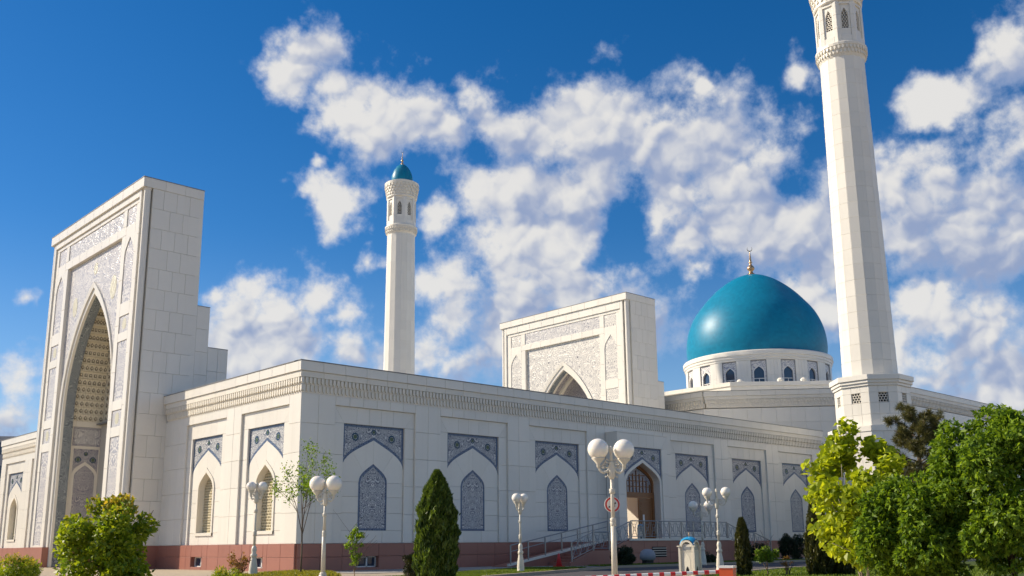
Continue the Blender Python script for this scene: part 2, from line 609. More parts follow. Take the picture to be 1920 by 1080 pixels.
SOFFIT = mosaic('soffit_mosaic', (0.035, 0.055, 0.10), (0.36, 0.40, 0.40), (0.012, 0.022, 0.06), 0.8, (0.05, 0.18, 0.2), mirror=False)
GOLDTILE = mosaic('gold_medallion', (0.54, 0.50, 0.32), (0.68, 0.65, 0.54), (0.34, 0.34, 0.2), 0.8, lines=0.8)
MUQ = plain('muqarnas_plaster', (0.78, 0.72, 0.58), 0.6, 0.3, var=0.06)
MUQD = plain('muqarnas_ornament', (0.24, 0.21, 0.155), 0.5, var=0.3, scale=14)
GRILLE = plain('stone_grille', (0.60, 0.53, 0.36), 0.6, 0.3)
VOID = plain('dark_void', (0.015, 0.015, 0.018), 0.6, 0.2)
GLASS = plain('window_glass', (0.03, 0.05, 0.09), 0.05, 0.8, var=0.1)
GOLD = plain('gilded_metal', (0.55, 0.36, 0.20), 0.32, 0.5, 0.85)
WOOD = plain('carved_walnut', (0.25, 0.105, 0.035), 0.4, 0.4, var=0.3, scale=9)
STEEL = plain('railing_steel', (0.35, 0.35, 0.34), 0.35, 0.5, 0.6)
CREAM = plain('cream_cast_iron', (0.66, 0.61, 0.50), 0.4, 0.5, var=0.06)
OPAL, _N, _b = mat_new('opal_globe', 0.06, 0.6)
_b.inputs['Base Color'].default_value = (0.92, 0.86, 0.76, 1)
_b.inputs['Subsurface Weight'].default_value = 0.35
_b.inputs['Subsurface Radius'].default_value = (0.2, 0.17, 0.12)
RED = plain('red_paint', (0.55, 0.03, 0.03), 0.4)
ORANGE = plain('orange_red_paint', (0.62, 0.10, 0.03), 0.4)
WHITE = plain('white_paint', (0.78, 0.76, 0.72), 0.4)
BLACK = plain('black_paint', (0.02, 0.02, 0.02), 0.5)
TURQ = plain('turquoise_paint', (0.02, 0.27, 0.52), 0.35)
CONCRETE = plain('paving_concrete', (0.40, 0.335, 0.25), 0.85, 0.2, var=0.12, scale=1.2, bump=0.2)
ASPHALT = plain('asphalt', (0.085, 0.08, 0.085), 0.9, 0.2, var=0.2, scale=3, bump=0.3, bscale=120)
SOIL = plain('turf_soil', (0.06, 0.085, 0.02), 0.95, 0.1, var=0.3, scale=5, bump=0.5)
BARK = plain('bark', (0.16, 0.12, 0.085), 0.9, 0.2, var=0.3, scale=12, bump=0.5)
PALEBARK = plain('pale_bark', (0.34, 0.29, 0.21), 0.85, 0.2, var=0.2, scale=12, bump=0.3)


def dome_mat():
    m, N, b = mat_new('turquoise_dome_tile', 0.42, 0.26)
    pos = N.n('ShaderNodeTexCoord').outputs['Object']
    n = N.noise(pos, 1.2, 5, 0.6)
    c = N.mix(n, (0.001, 0.165, 0.290), (0.003, 0.210, 0.345))
    s = N.n('ShaderNodeSeparateXYZ', ins={0: pos})
    ang = N.m('ARCTAN2', s.outputs[1], s.outputs[0])
    row = N.m('FLOOR', N.m('MULTIPLY', s.outputs[2], 3.2))
    col = N.m('FLOOR', N.m('ADD', N.m('MULTIPLY', ang, 22.0), N.m('MULTIPLY', row, 0.5)))
    wn = N.n('ShaderNodeTexWhiteNoise', noise_dimensions='2D', ins={'Vector': N.n('ShaderNodeCombineXYZ', ins={0: row, 1: col}).outputs[0]})
    h = N.n('ShaderNodeHueSaturation', ins={'Color': c, 'Value': N.m('ADD', 0.93, N.m('MULTIPLY', wn.outputs[0], 0.14))})
    N.put(b.inputs['Base Color'], h.outputs[0])
    b.inputs['Coat Weight'].default_value = 0.0
    b.inputs['Coat Roughness'].default_value = 0.22
    bn = N.n('ShaderNodeBump', ins={'Strength': 0.06, 'Distance': 0.1, 'Height': wn.outputs[0]})
    N.put(b.inputs['Normal'], bn.outputs[0])
    return m


DOME = dome_mat()

# ------------------------------------------------------------------ ground
WW_ = 47.2


def sheet(name, poly, z, mat, kind='structure', label=None):
    mb = MB()
    mb.add([(p[0], p[1], z) for p in poly], [tuple(range(len(poly)))])
    o = mb.build(name, mat)
    o['kind'] = kind
    return o


sheet('ground', [(-1500, -1500), (1500, -1500), (1500, 1500), (-1500, 1500)], -0.03, CONCRETE)
sheet('road', [(-1.5, -15.2), (12.5, -9.0), (80, -9.0), (80, -17.5), (14, -17.5), (3.0, -20.5), (-3, -19)], -0.02, ASPHALT)


def kerb(name, pts, w=0.16, h=0.12):
    mb = MB()
    for a, b in zip(pts[:-1], pts[1:]):
        a, b = Vector(a), Vector(b)
        d = (b - a).normalized()
        n = Vector((-d.y, d.x)) * w / 2
        mb.vprism([tuple(a - n), tuple(b - n), tuple(b + n), tuple(a + n)], -0.03, h - 0.03)
    o = mb.build(name, CONCRETE)
    o['kind'] = 'structure'


kerb('kerb', [(-1.6, -15.1), (12.5, -8.9), (48, -8.9)])
kerb('kerb', [(3.0, -20.6), (14, -17.6), (60, -17.6)])
sheet('pavement', [(0.2, -5.4), (12.3, -5.4), (14, -8.7), (60, -8.7), (60, -0.05), (0.2, -0.05)], -0.014, plain('pavement_slabs', (0.34, 0.33, 0.31), 0.85, 0.2, var=0.12, scale=2))
sheet('courtyard_paving', [(6, 4.6), (50, 4.6), (50, WW_ - 4.2), (6, WW_ - 4.2)], -0.01, MARBLE)
LAWNS = [
    ('lawn', [(-3.5, -11.8), (9.4, -5.6), (11.5, -7.9), (3.4, -11.9), (-2.2, -14.8)]),
    ('lawn', [(14.3, -8.6), (42, -8.6), (42, -5.0), (14.3, -5.0)]),
    ('lawn', [(2.6, -21.0), (13.8, -17.8), (40, -17.8), (40, -30), (4, -30)]),
    ('lawn', [(-5.6, -4.6), (-0.7, -0.9), (-0.7, -4.2), (-3.6, -9.4), (-7.0, -9.0)]),
]
for nm, p in LAWNS:
    sheet(nm, p, -0.008, SOIL)


def inside(p, poly):
    c = False
    j = len(poly) - 1
    for i in range(len(poly)):
        a, b = poly[i], poly[j]
        if (a[1] > p[1]) != (b[1] > p[1]) and p[0] < (b[0] - a[0]) * (p[1] - a[1]) / (b[1] - a[1]) + a[0]:
            c = not c
        j = i
    return c

# ------------------------------------------------------------------ the courtyard wing (long side wall and front wall)
AX = 23.6            # the mosque's axis (world y)
WL_, WW = 48.6, 47.2
WING = thing('courtyard_wing', 'long low white marble wing with blue tiled arches and red granite plinth', 'building', (0, 0, 0))
FS = Fr(0, 0, 0, -1)     # side wall, s = x
FF = Fr(0, 0, -1, 0)     # front wall, s = -y
CL = Cladding(WING, 'stone_slab', 298)
GR = Cladding(WING, 'granite_slab', 150)
ROWS = [1.27, 2.7, 4.14, 5.57, 7.0, 8.45]
RROWS = [1.27, 2.7, 4.14, 5.57, 7.16]


def rosette(fr, s, z, t, r, parent):
    mb = MB()
    for i in range(12):
        a = 2 * math.pi * i / 12
        c = (math.cos(a) * r * 0.72, math.sin(a) * r * 0.72)
        mb.prism([(c[0] + r * .2 * math.cos(b * math.pi / 3), c[1] + r * .2 * math.sin(b * math.pi / 3)) for b in range(6)], -0.008, 0.0)
    mb.cur = 1
    mb.prism([(r * .46 * math.cos(b * math.pi / 6), r * .46 * math.sin(b * math.pi / 6)) for b in range(12)], -0.008, 0.0)
    mb.build('rosette', [TEAL, GREEN], parent, fr.mat(s, t, z), local=True)


def loft(fr, mb, A, B, tA, tB):
    """surface between polyline A at depth tA and polyline B at depth tB"""
    mb.strip([fr.w(p[0], tA, p[1]) for p in A], [fr.w(p[0], tB, p[1]) for p in B])


def spandrel(fr, pl, pr, zs, za, zt, t, parent, mat=TILE, bmat=TILEB, bw=0.13, ros=True, name='tile_spandrel', depth=0.1):
    mid, hw = (pl + pr) / 2, (pr - pl) / 2
    arc = arch_pts(mid, hw, zs, za)[::-1]
    sp = fr.part(name, arc + [(pr, zt), (pl, zt)], t, t - depth, mat, parent)
    mb = MB()
    e = t + 0.006
    fr.prism(mb, [(pl, zt - bw), (pr, zt - bw), (pr, zt), (pl, zt)], e, t)
    for a, b in ((pl, pl + bw), (pr - bw, pr)):
        fr.prism(mb, [(a, zs + 0.35), (b, zs + 0.6 if a == pl else zs + 0.6), (b, zt - bw), (a, zt - bw)], e, t)
    up = [(p[0], min(p[1] + bw * 1.25, zt - bw)) for p in arc]
    loft(fr, mb, arc, up, e + .001, e + .001)
    mb.build('border', bmat, sp)
    if ros:
        rosette(fr, pl + hw * .40, za + 0.12, t + 0.003, 0.24, sp)
        rosette(fr, pr - hw * .40, za + 0.12, t + 0.003, 0.24, sp)
        rosette(fr, mid, zt - 0.33, t + 0.003, 0.17, sp)
    return sp


def tile_window(fr, mid, hw, z0, zs, za, t, parent, mat=TILE, bmat=TILEB, bw=0.11, depth=0.1, name='tile_window'):
    arc = arch_pts(mid, hw, zs, za)
    win = fr.part(name, [(mid - hw, z0), (mid + hw, z0)] + arc, t, t - depth, mat, parent)
    inn = [(mid + (p[0] - mid) * (1 - bw / hw), p[1] - (bw * 1.3 if abs(p[0] - mid) < hw * .8 else bw * .5)) for p in arc]
    mb = MB()
    e = t + 0.006
    loft(fr, mb, [(mid + hw, z0)] + arc + [(mid - hw, z0)], [(mid + hw - bw, z0 + bw)] + inn + [(mid - hw + bw, z0 + bw)], e, e)
    fr.prism(mb, [(mid - hw, z0), (mid + hw, z0), (mid + hw - bw, z0 + bw), (mid - hw + bw, z0 + bw)], e, t)
    mb.build('border', bmat, win)
    return win


def lattice(fr, mid, hw, z0, zs, za, t, parent, mat=GRILLE, step=0.145, bar=0.05):
    """pierced stone grille filling a pointed opening"""
    arc = arch_half(mid, hw, zs, za, 20, 1)

    def half(z):
        if z <= zs:
            return hw
        for (x0, a), (x1, b) in zip(arc[:-1], arc[1:]):
            if a <= z <= b:
                return x0 + (x1 - x0) * (z - a) / max(b - a, 1e-6) - mid
        return 0.0
    mb = MB()
    z = z0
    j = 0
    while z < za - 0.05:
        h = half(z)
        if h > 0.05:
            fr.box(mb, mid - h, mid + h, t - 0.06, t, z, z + bar)
            n = int(h * 2 / (step * 1.1))
            for i in range(n + 1):
                s = mid - h + (i + (0.5 if j % 2 else 0.0)) * step * 1.1
                if s < mid + h - 0.02:
                    fr.box(mb, s - bar * .55, s + bar * .55, t - 0.055, t - 0.006, z + bar, z + step)
        z += step
        j += 1
    return mb.build('grille', mat, parent)


def field_pieces(cl, fr, pl, pr, mid, hw, zs, za, t, d, wz0, wzs, wza):
    """the stone field under the spandrel with the window cut out"""
    w = pr - pl
    for i in range(3):
        cl.rect(fr, pl + w * i / 3, pl + w * (i + 1) / 3, 1.27, wz0, t, d, MARBLE)
    for a, b in ((pl, mid - hw), (mid + hw, pr)):
        for z0, z1 in ((wz0, 2.75), (2.75, 3.55), (3.55, wzs)):
            cl.rect(fr, a, b, z0, z1, t, d, MARBLE)
    for sg in (-1, 1):
        inn = arch_half(mid, hw, wzs, wza, 8, sg)
        out = arch_half(mid, (pr - pl) / 2, zs, za, 8, sg)
        e = (mid + sg * (pr - pl) / 2, wzs)
        p1 = [inn[0]] + inn[1:5] + out[4::-1] + [e]
        p2 = inn[4:] + out[:3:-1]
        for p in (p1, p2):
            area = sum(a[0] * b[1] - b[0] * a[1] for a, b in zip(p, p[1:] + p[:1]))
            cl.poly(fr, p if area > 0 else p[::-1], t, d, MARBLE)


def frame_ring(cl, fr, so0, pl, pr, so1, t, d, zt=7.16, zo=8.0):
    for a, b in ((so0, pl), (pr, so1)):
        for z0, z1 in zip(RROWS[:-1], RROWS[1:]):
            cl.rect(fr, a, b, z0, z1, t, d, MARBLE)
    cl.poly(fr, [(so0, zt), (pl, zt), (so0, zo)], t, d, MARBLE, 0.01)
    cl.poly(fr, [(pr, zt), (so1, zt), (so1, zo)], t, d, MARBLE, 0.01)
    n = 5
    lo = [pl + (pr - pl) * i / n for i in range(n + 1)]
    hi = [so0] + lo[1:-1] + [so1]
    for i in range(n):
        cl.poly(fr, [(lo[i], zt), (lo[i + 1], zt), (hi[i + 1], zo), (hi[i], zo)], t, d, MARBLE, 0.01)


def bay(cl, root, fr, pl, pr, kind):
    mid = (pl + pr) / 2
    so0, so1 = pl - 0.6, pr + 0.62
    D = 0.75 if kind == 'grille' else 0.3
    frame_ring(cl, fr, so0, pl, pr, so1, -0.12, D - .12)
    cl.grid(fr, so0, so1, 8.0, 8.45, 0, D, 0.86, 0.45, MARBLE)
    field_pieces(cl, fr, pl, pr, mid, 0.87, 4.95, 6.42, -0.22, D - .22, 1.9, 4.28, 5.22)
    spandrel(fr, pl, pr, 4.95, 6.42, 7.16, -0.235, root)
    if kind == 'tile':
        tile_window(fr, mid, 0.87, 1.9, 4.28, 5.22, -0.235, root)
    else:
        win = tag(fr.part('window', [(mid - 1, 1.8), (mid + 1, 1.8), (mid + 1, 5.4), (mid - 1, 5.4)], -0.80, -0.84, VOID, root))
        mb = MB()
        arcO = [(mid + 1.02, 1.76)] + arch_pts(mid, 1.02, 4.3, 5.46) + [(mid - 1.02, 1.76)]
        arcI = [(mid + 0.86, 1.92)] + arch_pts(mid, 0.86, 4.28, 5.2) + [(mid - 0.86, 1.92)]
        loft(fr, mb, arcO, arcI, -0.17, -0.17)
        loft(fr, mb, arcO, arcO, -0.24, -0.17)
        loft(fr, mb, arcI, arcI, -0.17, -0.75)
        fr.box(mb, mid - 1.02, mid + 1.02, -0.75, -0.15, 1.76, 1.92)
        mb.build('window_frame', MARBLE2, win)
        lattice(fr, mid, 0.86, 1.92, 4.28, 5.2, -0.55, win)


def cornice(root, fr, s0, s1, z=10.0, name_prefix='', cl=None, teeth=True, sp=0.225):
    cl.grid(fr, s0, s1, z - 0.49, z, 0.22, 0.5, 1.3, 0.49, MARBLE)
    cl.grid(fr, s0 + .07, s1, z - 0.79, z - 0.49, 0.15, 0.4, 1.3, 0.3, MARBLE2)
    mb = MB()
    fr.box(mb, s0 + .180, s1 - .006, -0.3, 0.045, z - 1.14, z - 0.79)
    fr.box(mb, s0 + .225, s1 - .006, -0.3, 0.0, z - 1.55, z - 1.142)
    o = mb.build('cornice_band', MARBLE2, root)
    if teeth:
        mb = MB()
        n = int((s1 - s0) / sp)
        for i in range(n):
            s = s0 + 0.12 + i * sp
            a = 0.135
            fr.prism(mb, [(s, z - 1.03), (s + a / 2, z - 1.12), (s + a, z - 1.03), (s + a, z - .80), (s, z - .80)], 0.145, 0.03)
            s += sp / 2
            fr.prism(mb, [(s, z - 1.40), (s + a / 2, z - 1.50), (s + a, z - 1.40), (s + a, z - 1.155), (s, z - 1.155)], 0.075, -0.02)
        tag(mb.build('muqarnas_frieze', MARBLE2, root), kind='stuff')
    mb = MB()
    fr.box(mb, s0 - .03, s1, -0.4, 0.25, z, z + 0.035)
    mb.build('roof_flashing', FLASH, root)


def plinth(root, fr, s0, s1, vents, cl=GR, skip=()):
    cuts = [s0]
    n = max(1, round((s1 - s0) / 1.25))
    cuts = [s0 + (s1 - s0) * i / n for i in range(n + 1)]
    for v in vents:
        cuts = [c for c in cuts if not (v[0] - .35 < c < v[1] + .35)] + [v[0], v[1]]
    cuts.sort()
    for a, b in zip(cuts[:-1], cuts[1:]):
        m = (a + b) / 2
        if any(k[0] < m < k[1] for k in skip):
            continue
        if any(abs(v[0] - a) < 1e-6 for v in vents):
            cl.rect(fr, a, b, -0.05, 0.12, 0.05, 0.45, GRANITE)
            o = fr.part('vent_window', [(a, 0.12), (b, 0.12), (b, 0.64), (a, 0.64)], -0.26, -0.3, GLASS, root)
            mb = MB()
            w = (a + b) / 2 + 0.1
            for p in (((a, 0.12), (a + .05, 0.64)), ((b - .05, 0.12), (b, 0.64)), ((a, .12), (b, .17)), ((a, .59), (b, .64)), ((w, .12), (w + .08, .64))):
                fr.box(mb, p[0][0], p[1][0], -0.25, -0.19, p[0][1], p[1][1])
            mb.build('frame', WHITE, o)
        else:
            cl.rect(fr, a, b, -0.05, 0.64, 0.05, 0.45, GRANITE)
        cl.rect(fr, a, b, 0.64, 1.27, 0.05, 0.45, GRANITE)


# side wall
BAYS = [2.56 + 6.68 * k for k in range(7)]
BW = 3.76
edge = 0.0
for k, pl in enumerate(BAYS):
    pr = pl + BW
    so0, so1 = pl - 0.6, pr + 0.62
    CL.grid(FS, edge, so0, 1.27, 8.45, 0, 0.3, 0.86, 1.44, MARBLE, zs=ROWS)
    if k != 3:
        bay(CL, WING, FS, pl, pr, 'tile')
    else:
        CL.grid(FS, so0, so1, 8.0, 8.45, 0, 0.3, 0.86, 0.45, MARBLE)
    edge = so1
CL.grid(FS, edge, WL_, 1.27, 8.45, 0, 0.3, 0.86, 1.44, MARBLE, zs=ROWS)
DP0, DP1 = BAYS[3], BAYS[3] + BW
plinth(WING, FS, 0.05, WL_, [(3.3, 4.7), (36.9, 38.3)], skip=[(DP0 - .6, DP1 + .6)])
cornice(WING, FS, -0.22, WL_, 10.0, cl=CL)
core = MB()
FS.box(core, 0.35, DP0 - .1, -0.8, -0.3, 0, 9.9)
FS.box(core, DP1 + .1, WL_, -0.8, -0.3, 0, 9.9)
FS.box(core, DP0 - .1, DP1 + .1, -0.8, -0.3, 7.1, 9.9)
core.build('wall_core', CORE, WING)
# front wall, both sides of the portal
core = MB()
FF.box(core, -WW, -0.8, -1.25, -0.86, 0, 9.9)
core.build('wall_core', CORE, WING)
FB = [(-5.37, -1.74), (-11.88, -8.25)]
FB2 = [(-WW + 1.74, -WW + 5.37), (-WW + 8.25, -WW + 11.88)]
PS0 = AX - 8.25
for side, blist in ((0, FB), (1, FB2)):
    edges = sorted(blist)
    e = -PS0 if side == 0 else -WW
    end = 0.0 if side == 0 else -(AX + 8.25)
    for pl, pr in edges:
        CL.grid(FF, e, pl - 0.6, 1.27, 8.45, 0, 0.75, 0.86, 1.44, MARBLE, zs=ROWS)
        bay(CL, WING, FF, pl, pr, 'grille')
        e = pr + 0.62
    CL.grid(FF, e, end, 1.27, 8.45, 0, 0.75 if side else 0.3, 0.86, 1.44, MARBLE, zs=ROWS)
plinth(WING, FF, -PS0, -0.05, [(-4.3, -3.0), (-10.9, -9.6)])
plinth(WING, FF, -WW, -(AX + 8.25), [])
cornice(WING, FF, -PS0, 0.0, 10.0, cl=CL)
cornice(WING, FF, -WW, -(AX + 8.25), 10.0, cl=CL)
mb = MB()
mb.box(0.5, WL_, 0.5, 4.6, 9.55, 9.65)
mb.box(0.5, 6, 4.6, WW, 9.55, 9.65)
mb.box(6, WL_, WW - 4, WW, 9.55, 9.65)
mb.build('roof', FLASH, WING)
mb = MB()
mb.box(6, DP0 + .3, 4.4, 4.6, 0, 9.5)
mb.box(DP1 - .3, WL_, 4.4, 4.6, 0, 9.5)
mb.box(DP0 + .3, DP1 - .3, 4.4, 4.6, 5.5, 9.5)
mb.box(5.8, 6, 4.6, WW - 4, 0, 9.5)
mb.box(6, WL_, WW - 4.2, WW - 4, 0, 9.5)
mb.box(0.3, WL_, WW - .4, WW, 0, 9.9)
mb.build('courtyard_wall', MARBLE2, WING)
for x, y in ((27.2, 6.6), (30.6, 8.2), (34.5, 11.5)):
    mb = MB().lathe([(0.34, 0), (0.34, 1.2), (0.24, 1.3), (0.2, 4.6), (0.34, 4.9), (0.34, 5.2)], 12, (x, y))
    mb.build('courtyard_column', MARBLE, WING)

# ---- the projecting doorway of the side wall
T = 1.0
so0, so1 = DP0 - 0.6, DP1 + 0.62
dm = (DP0 + DP1) / 2
frame_ring(CL, FS, so0, DP0, DP1, so1, T, 0.9)
spandrel(FS, DP0, DP1, 4.95, 6.42, 7.16, T - 0.1, WING, depth=0.8)
mb = MB()
hwI = 1.68
arcO = [(DP1, 1.3)] + arch_pts(dm, BW / 2, 4.95, 6.42) + [(DP0, 1.3)]
arcI = [(dm + hwI, 1.3)] + arch_pts(dm, hwI, 4.9, 6.2) + [(dm - hwI, 1.3)]
loft(FS, mb, arcO, arcI, T - .06, T - .06)
loft(FS, mb, arcO, arcO, T - .12, T - .06)
loft(FS, mb, arcI, arcI, T - .06, 0.30)
mb.build('doorway_reveal', MARBLE, WING)
FP = Fr(so0, 0, -1, 0)
CL.grid(FP, 0.0, T, 1.27, 8.0, 0, 0.3, 0.8, 1.44, MARBLE, zs=[1.27, 2.7, 4.14, 5.57, 7.0, 8.0])
FP2 = Fr(so1, 0, 1, 0)
CL.grid(FP2, -T, 0.0, 1.27, 8.0, 0, 0.3, 0.8, 1.44, MARBLE, zs=[1.27, 2.7, 4.14, 5.57, 7.0, 8.0])
mb = MB()
FS.box(mb, so0, so1, 0.0, T + .02, 8.0, 8.06)
mb.build('doorway_cap', MARBLE2, WING)
door = thing('entrance_door', 'carved brown wooden double door with one leaf standing open under arch', 'door', (dm, -0.42, 1.3))
dt = 0.42
mb = MB()
ain = arch_pts(dm, 1.66, 4.9, 6.18)
fanO = [(dm + 1.66, 4.15)] + ain + [(dm - 1.66, 4.15)]
fanI = [(dm + 1.46, 4.35)] + arch_pts(dm, 1.46, 4.9, 5.95) + [(dm - 1.46, 4.35)]
loft(FS, mb, fanO, fanI, dt, dt)
loft(FS, mb, fanI, fanI, dt, dt - .12)
FS.box(mb, dm - 1.66, dm + 1.66, dt - .14, dt + .02, 4.0, 4.35)
FS.box(mb, dm - 1.66, dm - 1.46, dt - .14, dt + .02, 1.3, 4.0)
FS.box(mb, dm + 1.46, dm + 1.66, dt - .14, dt + .02, 1.3, 4.0)
mb.build('frame', WOOD, door)
fan = FS.part('fanlight', [(dm - 1.46, 4.35), (dm + 1.46, 4.35)] + arch_pts(dm, 1.46, 4.9, 5.95), dt - .1, dt - .13, NICHE, door)
mb = MB()
for i in range(-4, 5):
    FS.box(mb, dm + i * .33 - .03, dm + i * .33 + .03, dt - .09, dt - .04, 4.35, 5.75 - abs(i) * .22)
for z in (4.7, 5.05, 5.4):
    FS.box(mb, dm - 1.4 + (z - 4.7) * .8, dm + 1.4 - (z - 4.7) * .8, dt - .08, dt - .05, z, z + .05)
mb.build('lattice', WOOD, fan)


def leaf(fr, s0, s1, t):
    mb = MB()
    fr.box(mb, s0, s1, t - .06, t, 1.32, 3.98)
    for z0, z1 in ((1.5, 2.3), (2.42, 3.3), (3.42, 3.85)):
        w = (s1 - s0)
        for a, b in ((s0 + w * .1, s0 + w * .9),):
            fr.box(mb, a, b, t, t + .02, z0, z0 + .05)
            fr.box(mb, a, b, t, t + .02, z1 - .05, z1)
            fr.box(mb, a, a + .05, t, t + .02, z0 + .05, z1 - .05)
            fr.box(mb, b - .05, b, t, t + .02, z0 + .05, z1 - .05)
            fr.box(mb, a + .16, b - .16, t, t + .015, z0 + .14, z1 - .14)
    o = mb.build('door_leaf', WOOD, door)
    return o


lf = leaf(FS, dm + 0.1, dm + 1.44, dt - .03)
mb = MB()
FS.box(mb, dm + .45, dm + .62, dt - .01, dt + .012, 2.35, 2.95)
mb.build('notice', WHITE, lf)
leaf(Fr(dm - 1.40, -0.28, 1, 0), 0.02, 1.35, 0.05)
mb = MB()
mb.box(dm - 1.75, dm + 1.75, -1.0, 4.6, 1.2, 1.29)
mb.build('threshold', GRANITE, WING)
mb = MB()
mb.box(dm - 1.95, dm - 1.75, -.25, 4.4, 1.2, 5.5)
mb.box(dm + 1.75, dm + 1.95, -.25, 4.4, 1.2, 5.5)
mb.box(dm - 1.95, dm + 1.95, -.25, 4.4, 5.5, 5.6)
mb.build('passage_wall', MARBLE2, WING)
CL.finish()
GR.finish()


# ------------------------------------------------------------------ portals
def portal(root, fr, half, top, thick, ornate, limit=298):
    k = half / 8.55
    cl = Cladding(root, 'stone_slab', limit)
    S = lambda v: v * k
    # backing
    core = MB()
    for sg in (-1, 1):
        a, b = sorted((sg * S(5.3), sg * (half - 0.55)))
        fr.box(core, a, b, -thick + .3, -0.42, 0, top - .1)
        a, b = sorted((sg * (half - 0.55), sg * (half - 0.3)))
        fr.box(core, a, b, -thick + .3, -0.5, 0, top - .1)
    fr.box(core, -S(5.3), S(5.3), -thick + .3, -0.7, 18.9, top - .1)
    fr.box(core, -S(5.3), S(5.3), -thick + .3, -thick + .5, 0, 18.9)
    core.build('wall_core', CORE, root)
    # cornice
    cl.grid(fr, -half - .02, half + .02, top - 0.62, top, 0.12, 0.5, 1.7, 0.62, MARBLE)
    mb = MB()
    fr.box(mb, -half - .04, half + .04, -thick - .02, 0.14, top, top + .04)
    mb.build('roof_flashing', FLASH, root)
    mb = MB()
    fr.box(mb, -half, half, -thick + .02, -.02, top - .3, top - .02)
    mb.build('cornice_core', MARBLE2, root)
    z1 = top - 0.62
    for sg in (-1, 1):
        # corner column in its rebate
        mb = MB()
        p = fr.w(sg * (half - 0.25), -0.25, 0)
        mb.lathe([(0.21, 0.0), (0.21, z1 - .12), (0.25, z1 - .1), (0.25, z1 - .01)], 16, (p.x, p.y))
        mb.build('corner_column', MARBLE, root, smooth=False)
        a, b = sorted((sg * (half - 0.55), sg * S(7.7)))
        cl.grid(fr, a, b, 0, z1, 0, 0.45, 0.5, 3.0, MARBLE)
    cl.grid(fr, -S(7.7), S(7.7), 22.40, z1, 0, 0.45, 1.7, 0.5, MARBLE)
    t = -0.10
    d = 0.35
    # rails and stiles round the tile panels
    cl.grid(fr, -S(7.7), S(7.7), 22.12, 22.40, t, d, 1.7, 0.3, MARBLE)
    cl.grid(fr, -S(5.6), S(5.6), 20.40, 21.0, t, d, 1.4, 0.6, MARBLE)
    fr.part('inscription_panel', [(-S(5.05), 21.0), (S(5.05), 21.0), (S(5.05), 22.12), (-S(5.05), 22.12)], t - .05, t - .3, SCRIPT_M, root)
    P = [('square', 20.95, 22.12), ('arch', 15.95, 20.15), ('square', 14.05, 15.1), ('tall', 9.85, 13.5), ('square', 8.25, 9.25), ('tall', 1.4, 7.65)]
    zr = [22.12] + [z for p in P for z in (p[2], p[1])] + [0.0]
    for sg in (-1, 1):
        q0, q1 = sorted((sg * S(5.6), sg * S(7.12)))
        a, b = sorted((sg * S(7.12), sg * S(7.7)))
        cl.grid(fr, a, b, 0, 22.12, t, d, 0.6, 3.0, MARBLE)
        a, b = sorted((sg * S(5.0), sg * S(5.6)))
        cl.grid(fr, a, b, 0, 20.40, t, d, 0.6, 3.0, MARBLE)
        a, b = sorted((sg * S(5.05), sg * S(5.6)))
        cl.rect(fr, a, b, 21.0, 22.12, t, d, MARBLE)
        for i in range(1, len(zr) - 1, 2):
            if zr[i] - zr[i + 1] > 0:
                pass
        for (kd, z0, zt), nz in zip(P, [p[2] for p in P[1:]] + [0.0]):
            m = GOLDTILE if (kd == 'square' and ornate and z0 < 16) else (PALE if ornate else GIRIH)
            if kd == 'arch':
                c = (q0 + q1) / 2
                hw = (q1 - q0) / 2
                arc = arch_pts(c, hw, zt - 1.25, zt)
                fr.part('arched_panel', [(q0, z0), (q1, z0)] + arc, t - .05, t - .3, m, root)
                for sd in (-1, 1):
                    hp = arch_half(c, hw, zt - 1.25, zt, 8, sd)
                    pl = hp + [(c, zt + .02), (c + sd * hw, zt + .02)]
                    cl.poly(fr, pl if sd > 0 else pl[::-1], t, d, MARBLE, 0.004)
            else:
                o = fr.part('tile_panel', [(q0, z0), (q1, z0), (q1, zt), (q0, zt)], t - .05, t - .3, PALE if ornate else GIRIH, root)
                if m is GOLDTILE:
                    cc = (q0 + q1) / 2
                    zc = (z0 + zt) / 2
                    fr.part('medallion', [(cc + .3 * math.cos(i * math.pi / 6), zc + .36 * math.sin(i * math.pi / 6)) for i in range(12)], t - .042, t - .06, GOLDTILE, o)
            cl.rect(fr, q0, q1, nz, z0, t, d, MARBLE)
    # the great spandrel
    ts = -0.33
    W = S(5.0)
    zs, zo, zi = 10.2, 18.55, 17.75
    ho, hi = S(4.78), S(4.36)
    kk = dict(k=0.37, e=0.23, px=0.64)
    arc = arch_pts(0, ho, zs, zo, 14, **kk)[::-1]
    smat = PALE if ornate else GIRIH
    sp = fr.part('great_spandrel', [(-W, zs)] + arc + [(W, zs), (W, 20.4), (-W, 20.4)], ts, ts - .35, smat, root)
    if ornate:
        for sx, sz, rx, rz in ((-3.5, 17.4, .40, .70), (3.5, 17.5, .50, .80), (0.0, 19.45, .34, .42)):
            fr.part('medallion', [(S(sx) + rx * math.cos(i * math.pi / 8), sz + rz * math.sin(i * math.pi / 8)) for i in range(16)], ts + .012, ts - .01, GOLDTILE, sp)
    for sg in (-1, 1):
        a, b = sorted((sg * ho, sg * W))
        cl.grid(fr, a, b, 0, zs, ts, 0.3, 0.3, 1.6, MARBLE)
    # arch moulding
    O = [(ho, 0)] + arch_pts(0, ho, zs, zo, 18, **kk) + [(-ho, 0)]
    Md = [((ho + hi) / 2, 0)] + arch_pts(0, (ho + hi) / 2, zs, (zo + zi) / 2, 18, **kk) + [(-(ho + hi) / 2, 0)]
    I = [(hi, 0)] + arch_pts(0, hi, zs, zi, 18, **kk) + [(-hi, 0)]
    mb = MB()
    loft(fr, mb, O, O, ts - .05, ts + .10)
    loft(fr, mb, O, Md, ts + .10, ts + .06)
    loft(fr, mb, Md, Md, ts + .06, ts - .02)
